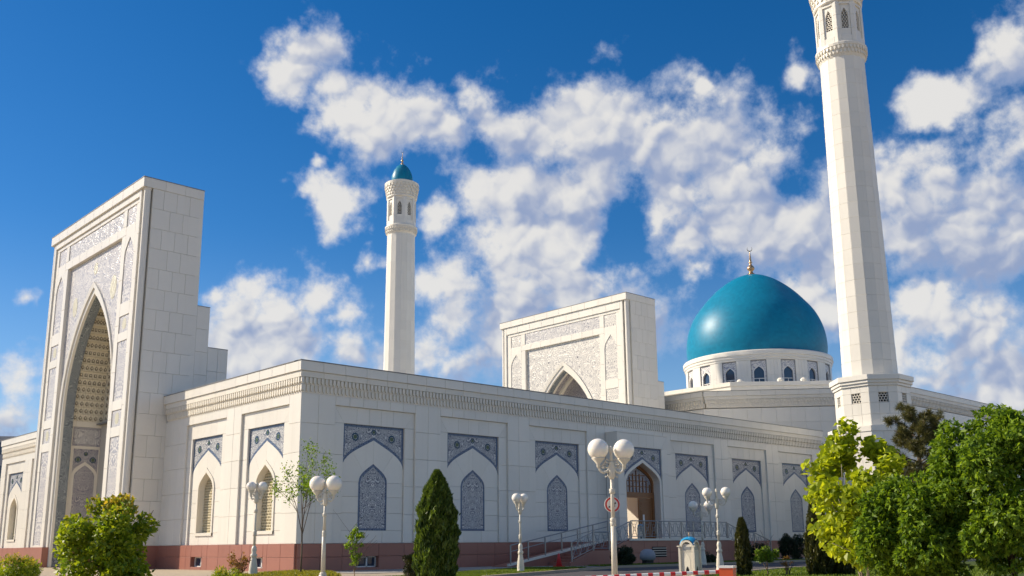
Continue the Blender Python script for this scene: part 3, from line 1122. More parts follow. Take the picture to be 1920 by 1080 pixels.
    loft(fr, mb, Md, I, ts - .02, ts - .04)
    loft(fr, mb, I, I, ts - .04, ts - .22)
    mb.build('arch_moulding', MARBLE, root)
    mb = MB()
    t2 = -1.15
    loft(fr, mb, I, I, ts - .22, t2)
    mb.build('tiled_soffit', SOFFIT, root)
    back = -thick + 0.55
    if ornate:
        wi = S(4.62)
        fl = Fr(*fr.w(-wi, t2, 0).xy, fr.s.x, fr.s.y)      # left inner wall: depth runs to -s... to the right is out
        dep = abs(back - t2)
        ic = Cladding(root, 'niche_slab', 60)
        for zz in ((0, 1.3), (1.3, 2.7), (2.7, 4.1), (4.1, 5.5), (5.5, 7.0), (7.0, 8.05), (9.35, 9.75)):
            ic.grid(fl, 0.0, 0.28, zz[0], zz[1], 0, 0.2, 0.3, 2, MARBLE2)
            ic.grid(fl, 1.95, dep, zz[0], zz[1], 0, 0.2, 0.6, 2, MARBLE2)
        ic.rect(fl, 0.28, 1.95, 7.85, 8.05, 0, .2, MARBLE2)
        ic.rect(fl, 0.28, 1.95, 9.35, 9.75, 0, .2, MARBLE2)
        ic.rect(fl, 0.0, 0.14, 8.05, 9.35, 0, .2, MARBLE2)
        ic.rect(fl, 2.1, dep, 8.05, 9.35, 0, .2, MARBLE2)
        insc = fl.part('inscription_panel', [(0.14, 8.05), (2.1, 8.05), (2.1, 9.35), (0.14, 9.35)], -.02, -.2, SCRIPT_M, root)
        mb = MB()
        for q in ((0.14, 2.1, 8.05, 8.2), (0.14, 2.1, 9.2, 9.35), (0.14, .28, 8.2, 9.2), (1.96, 2.1, 8.2, 9.2)):
            fl.box(mb, q[0], q[1], -.02, -.008, q[2], q[3])
        mb.build('border', NICHE, insc)
        mid = 1.115
        spandrel(fl, 0.28, 1.95, 6.15, 7.0, 7.85, -0.02, root, NICHE, NICHE, 0.1, True)
        mb = MB()
        oo = [(1.95, 0)] + arch_pts(mid, .835, 6.1, 6.98) + [(.28, 0)]
        ii = [(1.8, 0)] + arch_pts(mid, .69, 5.95, 6.75) + [(.43, 0)]
        loft(fl, mb, oo, ii, 0.0, 0.0)
        mb.build('niche_arch', MARBLE2, root)
        tile_window(fl, mid, .69, 0.1, 5.95, 6.75, -0.02, root, NICHE, NICHE, 0.08)
        mb = MB()
        fl.box(mb, 0, dep, -.4, -.2, 0, 18.5)
        fl.box(mb, 0.0, dep, 2 * wi, 2 * wi + .3, 0, 10)
        mb.build('niche_wall', MARBLE2, root)
        fbk = Fr(*fr.w(0, back, 0).xy, fr.n.x, fr.n.y)
        ic.grid(fbk, -wi, wi, 0, 9.75, 0, 0.2, 1.0, 1.4, MARBLE2)
        mb = MB()
        fbk.box(mb, -wi - .2, wi + .2, -.4, -.2, 0, 18.5)
        mb.build('niche_wall', MARBLE2, root)
        for sx in (-2.6, 0.0, 2.6):
            tile_window(fbk, sx, .8, 0.2, 5.9, 6.8, .012, root, NICHE, NICHE, 0.08, 0.03)
        ic.finish()
        # stalactite vault, tier by tier
        prof = arch_half(0, wi, 9.75, 18.0, 30, 1, **kk)

        def halfw(z):
            for (x0, a), (x1, b) in zip(prof[:-1], prof[1:]):
                if a <= z <= b:
                    return x0 + (x1 - x0) * (z - a) / max(b - a, 1e-6)
            return 0.1
        h = 0.485
        w = dep / 5
        cm = {}

        def cell_mesh(cw, v):
            key = (round(cw, 2), v)
            if key not in cm:
                b = MB()
                x, zz = cw / 2 - .008, h / 2 - .006
                hw2, zb, zsn, zan = x * .74, -zz * .86, zz * .15, zz * .82
                ar = arch_pts(0, hw2, zsn, zan, 4)
                ring = [(-hw2, zb), (hw2, zb)] + ar
                outr = [(-x, -zz), (x, -zz), (x, zz * .15)] + [(x * p[0] / hw2 if abs(p[0]) > 1e-6 else 0, zz) if False else (max(-x, min(x, p[0] * x / hw2)), min(zz, max(zz * .15, p[1] + (zz - zan)))) for p in ar[1:-1]] + [(-x, zz * .15)]
                n = len(ring)
                Vv = [(p[0], 0.0, p[1]) for p in ring] + [(p[0], 0.0, p[1]) for p in outr] + [(p[0] * .9, 0.07, p[1] * .9) for p in ring] + [(p[0], 0.75, p[1]) for p in outr]
                Ff = [(i, n + i, n + (i + 1) % n, (i + 1) % n) for i in range(n)]
                Ff += [(2 * n + i, i, (i + 1) % n, 2 * n + (i + 1) % n) for i in range(n)]
                Ff += [tuple(range(2 * n, 3 * n))]
                Ff += [(n + i, 3 * n + i, 3 * n + (i + 1) % n, n + (i + 1) % n) for i in range(n)]
                b.add(Vv, Ff)
                # upper corner fillets keep the tier closed
                b.box(-x, x, 0.012, 0.7, zz * .15, zz)
                b.cur = 1
                if v == 0:
                    b.prism([(0.11 * math.cos(i * math.pi / 4) * (1 if i % 2 else .72), 0.15 * math.sin(i * math.pi / 4) * (1 if i % 2 else .72) - .02) for i in range(8)], -0.012, 0.05)
                elif v == 1:
                    b.prism([(-.12, -.02), (0, -.17), (.12, -.02), (0, .15)], -0.012, 0.05)
                else:
                    b.prism([(-.1, -.15), (.1, -.15), (.11, .02), (0, .14), (-.11, .02)], -0.012, 0.05)
                b.cur = 0
                b.prism([(.045 * math.cos(i * math.pi / 3), .06 * math.sin(i * math.pi / 3) - .01) for i in range(6)], -0.02, 0.0)
                cm[key] = new_mesh(b.V, b.F, [MUQ, MUQD], b.I)
            return cm[key]
        rest = MB()
        nt = 16
        for j in range(nt):
            z = 9.75 + h * (j + .5)
            hwz = max(0.25, halfw(z))
            step = (0.5 if j % 2 else 0.0)
            fl2 = Fr(*fr.w(-hwz, t2, 0).xy, fr.s.x, fr.s.y)
            ins = (wi - hwz) * 0.35
            nn = 6
            cwid = (dep - ins) / nn
            for i in range(nn):
                me = cell_mesh(round(cwid, 2), 1 if j < 4 else (j * 7 + i * 3) % 3)
                o = bpy.data.objects.new('muqarnas_cell', me)
                place(o, root, fl2.mat((i + .5) * cwid, 0, z))
            fb2 = Fr(*fr.w(0, back + ins, 0).xy, fr.n.x, fr.n.y)
            nb = max(1, round(2 * hwz / 0.66))
            cwid = 2 * hwz / nb
            for i in range(nb):
                me = cell_mesh(round(cwid, 2), 1 if j < 4 else (j * 5 + i) % 3)
                o = bpy.data.objects.new('muqarnas_cell', me)
                place(o, root, fb2.mat(-hwz + (i + .5) * cwid, 0, z))
            fr.box(rest, hwz, hwz + .8, back, t2, z - h / 2, z + h / 2)
        tag(rest.build('muqarnas_cells', MUQ, root), kind='stuff')
    else:
        def vault(hw, z_a, ta, tb, mat, nm):
            mb = MB()
            A = [(hw, 0)] + arch_pts(0, hw, zs, z_a, 18, **kk) + [(-hw, 0)]
            loft(fr, mb, A, A, ta, tb)
            return mb.build(nm, mat, root)
        vault(hi - .0, zi, t2, t2 - .02, MARBLE, 'vault_step')
        vault(hi + .25, zi + .25, t2 - .02, back, NICHE, 'tiled_vault')
        for ta, tb in ((t2 - .02, t2 - .25), (t2 - 1.1, t2 - 1.45)):
            mb = MB()
            A = [(hi + .3, 0)] + arch_pts(0, hi + .3, zs, zi + .3, 18, **kk) + [(-hi - .3, 0)]
            B = [(hi - .02, 0)] + arch_pts(0, hi - .02, zs, zi - .02, 18, **kk) + [(-hi + .02, 0)]
            loft(fr, mb, A, B, ta, ta)
            loft(fr, mb, B, B, ta, tb)
            loft(fr, mb, B, A, tb, tb)
            mb.build('vault_rib', MARBLE2, root)
        fbk = Fr(*fr.w(0, back, 0).xy, fr.n.x, fr.n.y)
        fbk.part('tiled_back_wall', [(-S(5.2), 0), (S(5.2), 0), (S(5.2), 18.6), (-S(5.2), 18.6)], 0, -.2, NICHE, root)
    # sides, with their stepped buttresses at the back
    steps = [(thick, top - .62)]
    for sg in (1, -1):
        p = fr.w(sg * half, 0, 0)
        f2 = Fr(p.x, p.y, *(fr.s * sg).xy)
        sx = lambda a, b: (a, b) if sg > 0 else (-b, -a)
        rows = 18
        zz = [i * (top - .62) / rows for i in range(rows + 1)]
        for j in range(rows):
            c = [0.5, 1.2, 2.05, 2.9, thick] if j % 2 else [0.5, 1.65, 2.5, thick]
            for a, b in zip(c[:-1], c[1:]):
                s0, s1 = sx(a, b)
                cl.rect(f2, s0, s1, zz[j], zz[j + 1], 0, 0.3, MARBLE)
        s0, s1 = sx(0, thick)
        cl.grid(f2, s0, s1, top - .62, top, 0.03, 0.3, 1.2, .62, MARBLE)
        for a, b, zt in ((thick, thick + .85, 15.9), (thick + .85, thick + 2.2, 13.35)):
            s0, s1 = sx(a, b)
            cl.grid(f2, s0, s1, 0, zt, 0, 0.3, 0.75, 1.5, MARBLE)
            mb = MB()
            f2.box(mb, s0, s1, -3.0, -.3, 0, zt - .02)
            f2.box(mb, s0, s1, -3.0, .02, zt, zt + .03)
            mb.build('buttress_core', FLASH, root)
    # back face
    pb = fr.w(0, -thick, 0)
    f3 = Fr(pb.x, pb.y, *(-fr.n).xy)
    cl.grid(f3, -half, half, 0, top - .62, 0, 0.3, 1.4, 1.55, MARBLE)
    cl.finish()


P1 = thing('entrance_portal', 'tall white entrance portal with deep pointed niche and pale mosaic panels', 'portal', (-2.3, AX, 0))
portal(P1, Fr(-2.3, AX, -1, 0), 8.25, 23.45, 3.8, True, 298)
for s0, s1 in ((-8.3, -4.4), (4.4, 8.3)):
    mb = MB()
    Fr(-2.3, AX, -1, 0).box(mb, s0, s1, -3.8, 0.06, -0.05, 1.27)
    mb.build('granite_plinth', GRANITE, P1)
P2 = thing('courtyard_portal', 'inner white portal with geometric mosaic rising over the roof before the dome', 'portal', (42.5, AX, 0))
portal(P2, Fr(42.5, AX, -1, 0), 8.6, 23.75, 4.1, False, 290)


# ------------------------------------------------------------------ minarets
def finial(root, c, z, h, r):
    k = h / 3.8
    mb = MB().lathe([(r * 1.0, z), (r * .75, z + .18 * k), (r * .35, z + .45 * k), (r * .28, z + .62 * k), (r * .55, z + .85 * k), (r * .6, z + 1.02 * k), (r * .5, z + 1.2 * k), (r * .2, z + 1.45 * k), (r * .17, z + 1.6 * k), (r * .32, z + 1.75 * k), (r * .16, z + 1.9 * k), (r * .2, z + 2.0 * k), (r * .06, z + 3.0 * k), (r * .04, z + 3.2 * k)], 12, c)
    o = mb.build('finial', GOLD, root, smooth=True)
    mb = MB()
    n = 14
    a0, a1 = R(-140), R(140)
    out = [(0.32 * k * math.sin(a0 + (a1 - a0) * i / n), 3.45 * k - 0.32 * k * math.cos(a0 + (a1 - a0) * i / n)) for i in range(n + 1)]
    inn = [(0.27 * k * math.sin(a0 + (a1 - a0) * i / n), 3.50 * k - 0.27 * k * math.cos(a0 + (a1 - a0) * i / n)) for i in range(n + 1)]
    d = Vector((0.66, -0.75, 0))
    nn = Vector((0.75, 0.66, 0)) * 0.02 * k
    cc = Vector((c[0], c[1], z))
    P = lambda p, s: cc + d * p[0] + nn * s + Vector((0, 0, p[1]))
    for s in (-1, 1):
        mb.strip([P(p, s) for p in out], [P(p, s) for p in inn])
    mb.strip([P(p, -1) for p in out], [P(p, 1) for p in out])
    mb.strip([P(p, -1) for p in inn], [P(p, 1) for p in inn])
    mb.build('crescent', GOLD, o)
    return o


def pierced(fr, mid, hw, z0, zs, za, t, parent, name='pierced_window', depth=0.22):
    arc = arch_pts(mid, hw, zs, za) if za > zs else [(mid + hw, zs), (mid - hw, zs)]
    o = fr.part(name, [(mid - hw, z0), (mid + hw, z0)] + arc, t - depth, t - depth - .02, VOID, parent)
    mb = MB()
    st = 0.21
    j = 0
    z = z0
    H = (za - z0)
    while z < za - 0.02:
        lim = hw
        if z > zs:
            lim = hw * max(0.08, 1 - ((z - zs) / max(za - zs, .01)) ** 1.5)
        fr.box(mb, mid - lim, mid + lim, t - .10, t - .05, z, z + .035)
        x = -lim + (0 if j % 2 else st / 2)
        while x < lim:
            fr.box(mb, mid + x - .02, mid + x + .02, t - .10, t - .055, z + .035, z + st * .85)
            x += st
        z += st * .85
        j += 1
    mb.build('lattice', MARBLE2, o)
    return o


def minaret(name, label, cx, cy, limit):
    root = thing(name, label, 'minaret', (cx, cy, 0), 'minarets')
    cl = Cladding(root, 'stone_slab', limit)

    def octf(ap, i, n=8, off=0.0):
        a = 2 * math.pi * i / n + off
        return Fr(cx + ap * math.cos(a), cy + ap * math.sin(a), math.cos(a), math.sin(a))
    # lower base
    core = MB()
    core.lathe([(2.9, 0), (2.9, 9.3)], 8, (cx, cy), R(22.5), R(382.5))
    core.lathe([(2.45, 9.3), (2.45, 13.0)], 8, (cx, cy), R(22.5), R(382.5))
    core.lathe([(1.86, 13.0), (1.58, 39.20)], 16, (cx, cy), R(11.25), R(371.25))
    core.lathe([(1.5, 38.90), (1.5, 44.10)], 8, (cx, cy), R(22.5), R(382.5))
    core.build('wall_core', CORE, root)
    for i in range(8):
        f = octf(3.1, i)
        w = 3.1 * math.tan(R(22.5))
        cl.grid(f, -w, w, 0, 8.9, 0, .4, 0.86, 1.48, MARBLE)
        cl.poly(f, [(-w, 8.9), (w, 8.9), (w, 9.3), (-w, 9.3)], 0.05, .5, MARBLE, .004)
        f = octf(2.5, i)
        w = 2.5 * math.tan(R(22.5))
        xs = [-w, -.36, .36, w]
        zs = [9.3, 10.2, 11.05, 11.8, 12.3]
        for a, b in zip(xs[:-1], xs[1:]):
            for c, d in zip(zs[:-1], zs[1:]):
                if a == -.36 and c == 11.05:
                    continue
                cl.rect(f, a, b, c, d, 0, .35, MARBLE)
        pierced(f, 0, .34, 11.08, 11.77, 11.77, 0.0, root)
        for z0, z1, t in ((12.3, 12.5, .1), (12.5, 12.72, .2), (12.72, 13.1, .3)):
            w2 = (2.5 + t) * math.tan(R(22.5))
            cl.rect(f, -w2, w2, z0, z1, t, .6, MARBLE, 0.004)
    # shaft: 16 facets
    n = 21
    for j in range(n):
        z0, z1 = 13.1 + (39.20 - 13.1) * j / n, 13.1 + (39.20 - 13.1) * (j + 1) / n
        ap = 1.98 + (1.70 - 1.98) * ((j + .5) / n) ** 0.9
        for i in range(16):
            f = octf(ap, i, 16)
            w = ap * math.tan(R(11.25))
            cl.rect(f, -w, w, z0, z1, 0, .2, MARBLE, 0.01)
    # bracket ring
    mb = MB().lathe([(1.72, 39.10), (1.78, 39.25), (1.80, 39.30), (1.98, 39.95), (2.03, 40.00), (2.03, 40.20), (1.9, 40.30)], 32, (cx, cy))
    mb.build('bracket_ring', MARBLE2, root)
    mb = MB()
    for i in range(40):
        a = 2 * math.pi * i / 40
        for zz, rr, h in ((39.32, 1.80, .3), (39.64, 1.9, .3)):
            f = Fr(cx + rr * math.cos(a + (.08 if zz > 39.40 else 0)), cy + rr * math.sin(a + (.08 if zz > 39.40 else 0)), math.cos(a), math.sin(a))
            f.prism(mb, [(-.075, zz + .1), (0, zz), (.075, zz + .1), (.075, zz + h), (-.075, zz + h)], .12, -.1)
    tag(mb.build('bracket_frieze', MARBLE2, root), kind='stuff')
    # gallery
    for i in range(8):
        f = octf(1.74, i, 8, R(0))
        w = 1.74 * math.tan(R(22.5))
        z0, z1 = 40.30, 43.90
        ws = .42
        for a, b in ((-w, -ws), (ws, w)):
            cl.grid(f, a, b, z0, z1, 0, .3, .5, 1.2, MARBLE)
        cl.rect(f, -ws, ws, z0, 40.90, 0, .3, MARBLE)
        cl.rect(f, -ws, ws, 43.65, z1, 0, .3, MARBLE)
        cl.rect(f, -ws, ws, 40.90, 41.55, -.1, .2, MARBLE)
        cl.rect(f, -ws, -.27, 41.55, 43.65, -.1, .2, MARBLE, .004)
        cl.rect(f, .27, ws, 41.55, 43.65, -.1, .2, MARBLE, .004)
        for sd in (-1, 1):
            hp = arch_half(0, .27, 42.65, 43.35, 6, sd)
            pl = hp + [(0, 43.65), (sd * .27, 43.65)]
            cl.poly(f, pl if sd > 0 else pl[::-1], -.1, .2, MARBLE, .002)
        pierced(f, 0, .27, 41.55, 42.65, 43.35, -.12, root, 'pierced_window', .16)
    # flaring crown with net of niches
    mb = MB().lathe([(1.86, 43.90), (1.93, 44.00), (1.93, 44.15), (1.88, 44.20), (2.10, 45.60), (2.16, 45.65), (2.17, 45.95), (2.05, 46.02), (1.4, 46.08)], 32, (cx, cy))
    mb.build('crown', MARBLE2, root)
    mb = MB()
    for q in range(4):
        zz = 44.24 + q * .35
        rr = 1.885 + (zz - 44.20) * .186
        for i in range(28):
            a = 2 * math.pi * (i + (.5 if q % 2 else 0)) / 28
            f = Fr(cx + rr * math.cos(a), cy + rr * math.sin(a), math.cos(a), math.sin(a))
            f.prism(mb, [(-.15, zz + .14), (0, zz), (.15, zz + .14), (.15, zz + .32), (-.15, zz + .32)], .085, -.1)
    tag(mb.build('crown_frieze', MARBLE2, root), kind='stuff')
    mb = MB().lathe([(1.30, 46.05), (1.36, 46.5), (1.34, 46.95), (1.22, 47.45), (1.0, 47.95), (.70, 48.38), (.38, 48.66), (.12, 48.8), (.02, 48.84)], 32, (cx, cy))
    mb.build('cupola', DOME, root, smooth=True)
    finial(root, (cx, cy), 48.75, 1.9, .27)
    cl.finish()


minaret('minaret', 'nearest tall white minaret on an octagonal base, its top cut off by the frame', 45.2, -6.4, 298)
minaret('minaret', 'farther white minaret with a small turquoise cupola behind the wing roof', 45.2, 2 * AX + 6.4, 0)

# ------------------------------------------------------------------ domed hall
HX, HY = 76.8, AX
HALL = thing('domed_hall', 'octagonal white hall carrying the great turquoise dome on its windowed drum', 'building', (HX, HY, 0))
cl = Cladding(HALL, 'stone_slab', 290)
HR, HZ = 26.0, 14.95
HP = [(HX - 26.75, AX + 11.1), (HX - 26.75, AX - 11.1), (HX - 14.6, AX - 24.9), (HX + 14.6, AX - 24.9), (HX + 26.75, AX - 11.1), (HX + 26.75, AX + 11.1), (HX + 14.6, AX + 24.9), (HX - 14.6, AX + 24.9)]
core = MB()
core.vprism([(HX + (p[0] - HX) * .985, HY + (p[1] - HY) * .985) for p in HP], 0, HZ - .2)
core.lathe([(14.6 / math.cos(R(22.5)), HZ - .2), (14.6 / math.cos(R(22.5)), 17.6)], 8, (HX, HY), R(22.5), R(382.5))
core.build('wall_core', CORE, HALL)
for p, q in zip(HP, HP[1:] + HP[:1]):
    m_ = Vector(((p[0] + q[0]) / 2, (p[1] + q[1]) / 2))
    dd = Vector((q[0] - p[0], q[1] - p[1]))
    f = Fr(m_.x, m_.y, dd.y, -dd.x)
    w = dd.length / 2
    if f.n.y < .2 and f.n.x < .2:
        cl.grid(f, -w, w, 10.6, HZ - 1.62, 0, .35, 1.35, 1.4, MARBLE)
        cl.grid(f, -w, w, 4.0, 10.6, 0, .35, 2.7, 3.3, MARBLE)
        cl.grid(f, -w, w, 0.0, 4.0, 0, .35, 2.7, 2.0, MARBLE)
        cornice(HALL, f, -w, w, HZ, cl=cl, teeth=True, sp=0.3)
for i in range(8):
    a = 2 * math.pi * i / 8
    if math.cos(a) > 0.3 and math.sin(a) > -.5:
        continue
    f = Fr(HX + 15 * math.cos(a), HY + 15 * math.sin(a), math.cos(a), math.sin(a))
    w = 15 * math.tan(R(22.5))
    cl.grid(f, -w, w, HZ - .1, 17.3, 0, .35, 1.4, 2.5, MARBLE)
    cl.grid(f, -w - .04, w + .04, 17.3, 17.75, .12, .5, 2.0, .45, MARBLE)
mb = MB()
mb.vprism([(HX + (p[0] - HX) * .99, HY + (p[1] - HY) * .99) for p in HP], HZ - .15, HZ - .08)
mb.lathe([(15.05 / math.cos(R(22.5)) - .1, 17.72), (8.8, 17.78)], 8, (HX, HY), R(22.5), R(382.5), cap=False)
mb.build('roof', MARBLE2, HALL)
# drum
mb = MB().lathe([(8.1, 17.7), (8.1, 22.3)], 64, (HX, HY))
mb.build('drum_core', CORE, HALL)
ND = 16
for i in range(ND):
    a = R(11.25) + 2 * math.pi * i / ND
    f = Fr(HX + 8.52 * math.cos(a), HY + 8.52 * math.sin(a), math.cos(a), math.sin(a))
    w = 0.86
    o = f.part('window', [(-w, 17.75), (w, 17.75), (w, 21.35), (-w, 21.35)], -.30, -.34, GLASS, HALL)
    mb = MB()
    arcO = arch_pts(0, .66, 20.0, 20.75)
    f.prism(mb, [(-.8, 20.0), (-.66, 20.0)] + arcO[::-1][1:-1] + [(.66, 20.0), (.8, 20.0), (.8, 21.25), (-.8, 21.25)], -.10, -.3)
    f.box(mb, -.8, -.66, -.3, -.1, 17.75, 20.0)
    f.box(mb, .66, .8, -.3, -.1, 17.75, 20.0)
    mb.build('tile_surround', PALE, o)
    mb = MB()
    fI = [(.66, 17.8)] + arcO + [(-.66, 17.8)]
    fI2 = [(.56, 17.8)] + arch_pts(0, .56, 19.95, 20.62) + [(-.56, 17.8)]
    loft(f, mb, fI, fI2, -.08, -.08)
    loft(f, mb, fI2, fI2, -.08, -.28)
    f.box(mb, -.56, .56, -.28, -.2, 19.2, 19.27)
    f.box(mb, -.03, .03, -.28, -.2, 17.8, 19.2)
    mb.build('frame', WHITE, o)
    mb = MB()
    for q in ((-.86, -.8, 17.75, 21.35), (.8, .86, 17.75, 21.35), (-.8, .8, 21.25, 21.35)):
        f.box(mb, q[0], q[1], -.3, -.06, q[2], q[3])
    mb.build('architrave', FLASH, o)
    # wall between the windows, in flat slabs round the curve
    da = (2 * math.pi / ND - 2 * .86 / 8.52) / 4
    for j in range(4):
        b = a + .86 / 8.52 + da * (j + .5)
        f2 = Fr(HX + 8.57 * math.cos(b), HY + 8.57 * math.sin(b), math.cos(b), math.sin(b))
        hw = 8.57 * math.tan(da / 2)
        cl.grid(f2, -hw, hw, 17.75, 21.35, 0, .4, 1, 1.8, MARBLE)
mb = MB().lathe([(8.57, 21.35), (8.63, 21.4), (8.63, 21.6), (8.73, 21.66), (8.73, 21.9), (8.85, 21.98), (8.85, 22.4), (8.77, 22.5), (7.9, 22.52)], 96, (HX, HY))
mb.build('drum_cornice', MARBLE, HALL)
prof = [(8.15, 22.5), (8.34, 23.8), (8.24, 25.4), (7.86, 26.9), (7.2, 28.3), (6.22, 29.6), (5.06, 30.9), (3.85, 31.95), (2.58, 32.8), (1.3, 33.35), (0.02, 33.6)]
fine = []
for i in range(len(prof) - 1):
    p0, p1, p2, p3 = prof[max(i - 1, 0)], prof[i], prof[i + 1], prof[min(i + 2, len(prof) - 1)]
    for j in range(5):
        t = j / 5
        fine.append(tuple(0.5 * (2 * p1[q] + (p2[q] - p0[q]) * t + (2 * p0[q] - 5 * p1[q] + 4 * p2[q] - p3[q]) * t * t + (3 * p1[q] - p0[q] - 3 * p2[q] + p3[q]) * t ** 3) for q in (0, 1)))
fine.append(prof[-1])
MB().lathe(fine, 128, (HX, HY)).build('dome', DOME, HALL, smooth=True)
finial(HALL, (HX, HY), 33.4, 3.9, .78)
for a in (205, 222, 232):
    p = (HX + 14.2 * math.cos(R(a)), HY + 14.2 * math.sin(R(a)))
    MB().lathe([(.3, 17.78), (.36, 17.9), (.36, 18.1), (.2, 18.25), (.05, 18.3)], 8, p).build('roof_floodlight', MARBLE2, HALL)
cl.finish()

# ------------------------------------------------------------------ entrance platform, ramp, stairs and railings
PLAT = thing('entrance_platform', 'red granite entrance platform with stairs at both ends and a ramp by the wall', 'platform', (24, -2, 0))
ZP = 1.3
mb = MB().box(19.35, 28.9, -4.05, -1.02, -0.05, ZP)
mb.build('landing', GRANITE, PLAT)
mb = MB().box(19.2, 29.05, -4.18, -3.98, ZP, ZP + .12)
mb.build('kerb', MARBLE2, PLAT)
F4 = Fr(0, -4.06, 0, -1)
gr = Cladding(PLAT, 'granite_slab', 60)
gr.grid(F4, 19.35, 28.9, -0.05, ZP, 0.03, .05, 1.2, .66, GRANITE)


def stairs(x0, x1, z0, z1, n):
    for i in range(n):
        a, b = x0 + (x1 - x0) * i / n, x1
        lo, hi = min(a, b), max(a, b)
        MB().box(lo, hi, -3.95, -2.35, z0 + (z1 - z0) * i / n - (0.05 if i == 0 else 0), z0 + (z1 - z0) * (i + 1) / n - .002).build('step', GRANITE, PLAT)


stairs(14.4, 16.1, 0, .62, 4)
MB().box(16.1, 17.4, -3.95, -2.35, -.05, .62).build('step', GRANITE, PLAT)
stairs(17.4, 19.35, .62, ZP, 4)
stairs(33.9, 32.0, 0, .62, 4)
MB().box(30.6, 32.0, -3.95, -2.35, -.05, .62).build('step', GRANITE, PLAT)
stairs(30.6, 28.9, .62, ZP, 4)
# stringer walls in front of the stairs
for nm, pts in (('stringer', [(14.3, -.05), (19.35, -.05), (19.35, ZP + .12), (17.5, .78), (16.2, .78), (14.3, .16)]), ('stringer', [(28.9, -.05), (34.0, -.05), (34.0, .16), (31.9, .78), (30.7, .78), (28.9, ZP + .12)])):
    F4.prism(MB(), pts, 0, -.1)
    o = F4.part(nm, pts, 0.02, -.1, GRANITE, PLAT)
# ramp along the wall
rp = MB()
A = [(11.4, -.05), (19.35, -.05), (19.35, ZP), (11.4, 0.02)]
FR_ = Fr(0, -2.35, 0, -1)
FR_.prism(rp, A, 0.0, -1.3)
rp.build('ramp', GRANITE, PLAT)
FR_.part('ramp_kerb', [(11.4, 0.02), (19.35, ZP), (19.35, ZP + .14), (11.4, .14)], 0.06, -.12, MARBLE2, PLAT)
gr.finish()


def railing(label, pts, ornate, h=1.0, group='entrance railings'):
    """pts: list of (x, y, z base) with a post at each"""
    P = [Vector(p) for p in pts]
    root = thing('railing', label, 'railing', P[0], group)
    up = Vector((0, 0, 1))
    for p in P:
        MB().box(p.x - .03, p.x + .03, p.y - .03, p.y + .03, p.z, p.z + h + .02).build('post', STEEL, root)
    for a, b in zip(P[:-1], P[1:]):
        MB().tube([a + up * h, b + up * h], .032, 8).build('handrail', STEEL, root)
        if not ornate:
            MB().tube([a + up * h * .68, b + up * h * .68], .025, 8).build('mid_rail', STEEL, root)
            continue
        MB().tube([a + up * .12, b + up * .12], .022, 6).build('bottom_rail', STEEL, root)
        mb = MB()
        L = (b - a).length
        n = max(1, round(L / 0.62))
        for i in range(n):
            q = lambda u, v: a + (b - a) * ((i + u) / n) + up * (.14 + v * (h - .2))
            for k in (0.16, 0.84):
                mb.tube([q(.5 + (k - .5) * math.cos(t * math.pi / 6) * .0 + (k - .5) * (1 - .55 * abs(math.sin(t * math.pi / 6))), t / 6) for t in range(7)], .012, 4)
            for c, rr in ((.28, .13), (.72, .13), (.5, .1)):
                mb.tube([q(.5 + rr * 1.9 * math.cos(t * math.pi / 5), c + rr * math.sin(t * math.pi / 5)) for t in range(11)], .011, 4)
            mb.tube([q(.02, 0), q(.02, 1)], .012, 4)
            mb.tube([q(.08, 0.02), q(.5, .5), q(.92, 0.98)], .010, 4)
            mb.tube([q(.92, 0.02), q(.5, .5), q(.08, 0.98)], .010, 4)
        mb.build('scroll_panel', STEEL, root)


ZK = ZP + .12
railing('ornate metal railing along the front edge of the entrance platform', [(19.4 + 9.4 * i / 8, -4.08, ZK) for i in range(9)], True)
railing('ornate metal railing beside the left stairs climbing to the platform', [(14.45, -4.05, .22), (16.2, -4.05, .78), (17.5, -4.05, .78), (19.3, -4.05, ZK - .06)], True)
railing('ornate metal railing going down the right stairs of the platform', [(28.95, -4.05, ZK - .06), (30.7, -4.05, .78), (31.9, -4.05, .78), (33.8, -4.05, .22)], True)
railing('plain two bar handrail along the sloping ramp by the wall', [(11.5 + 7.8 * i / 6, -2.4, .1 + (ZP + .04) * i / 6) for i in range(7)], False)


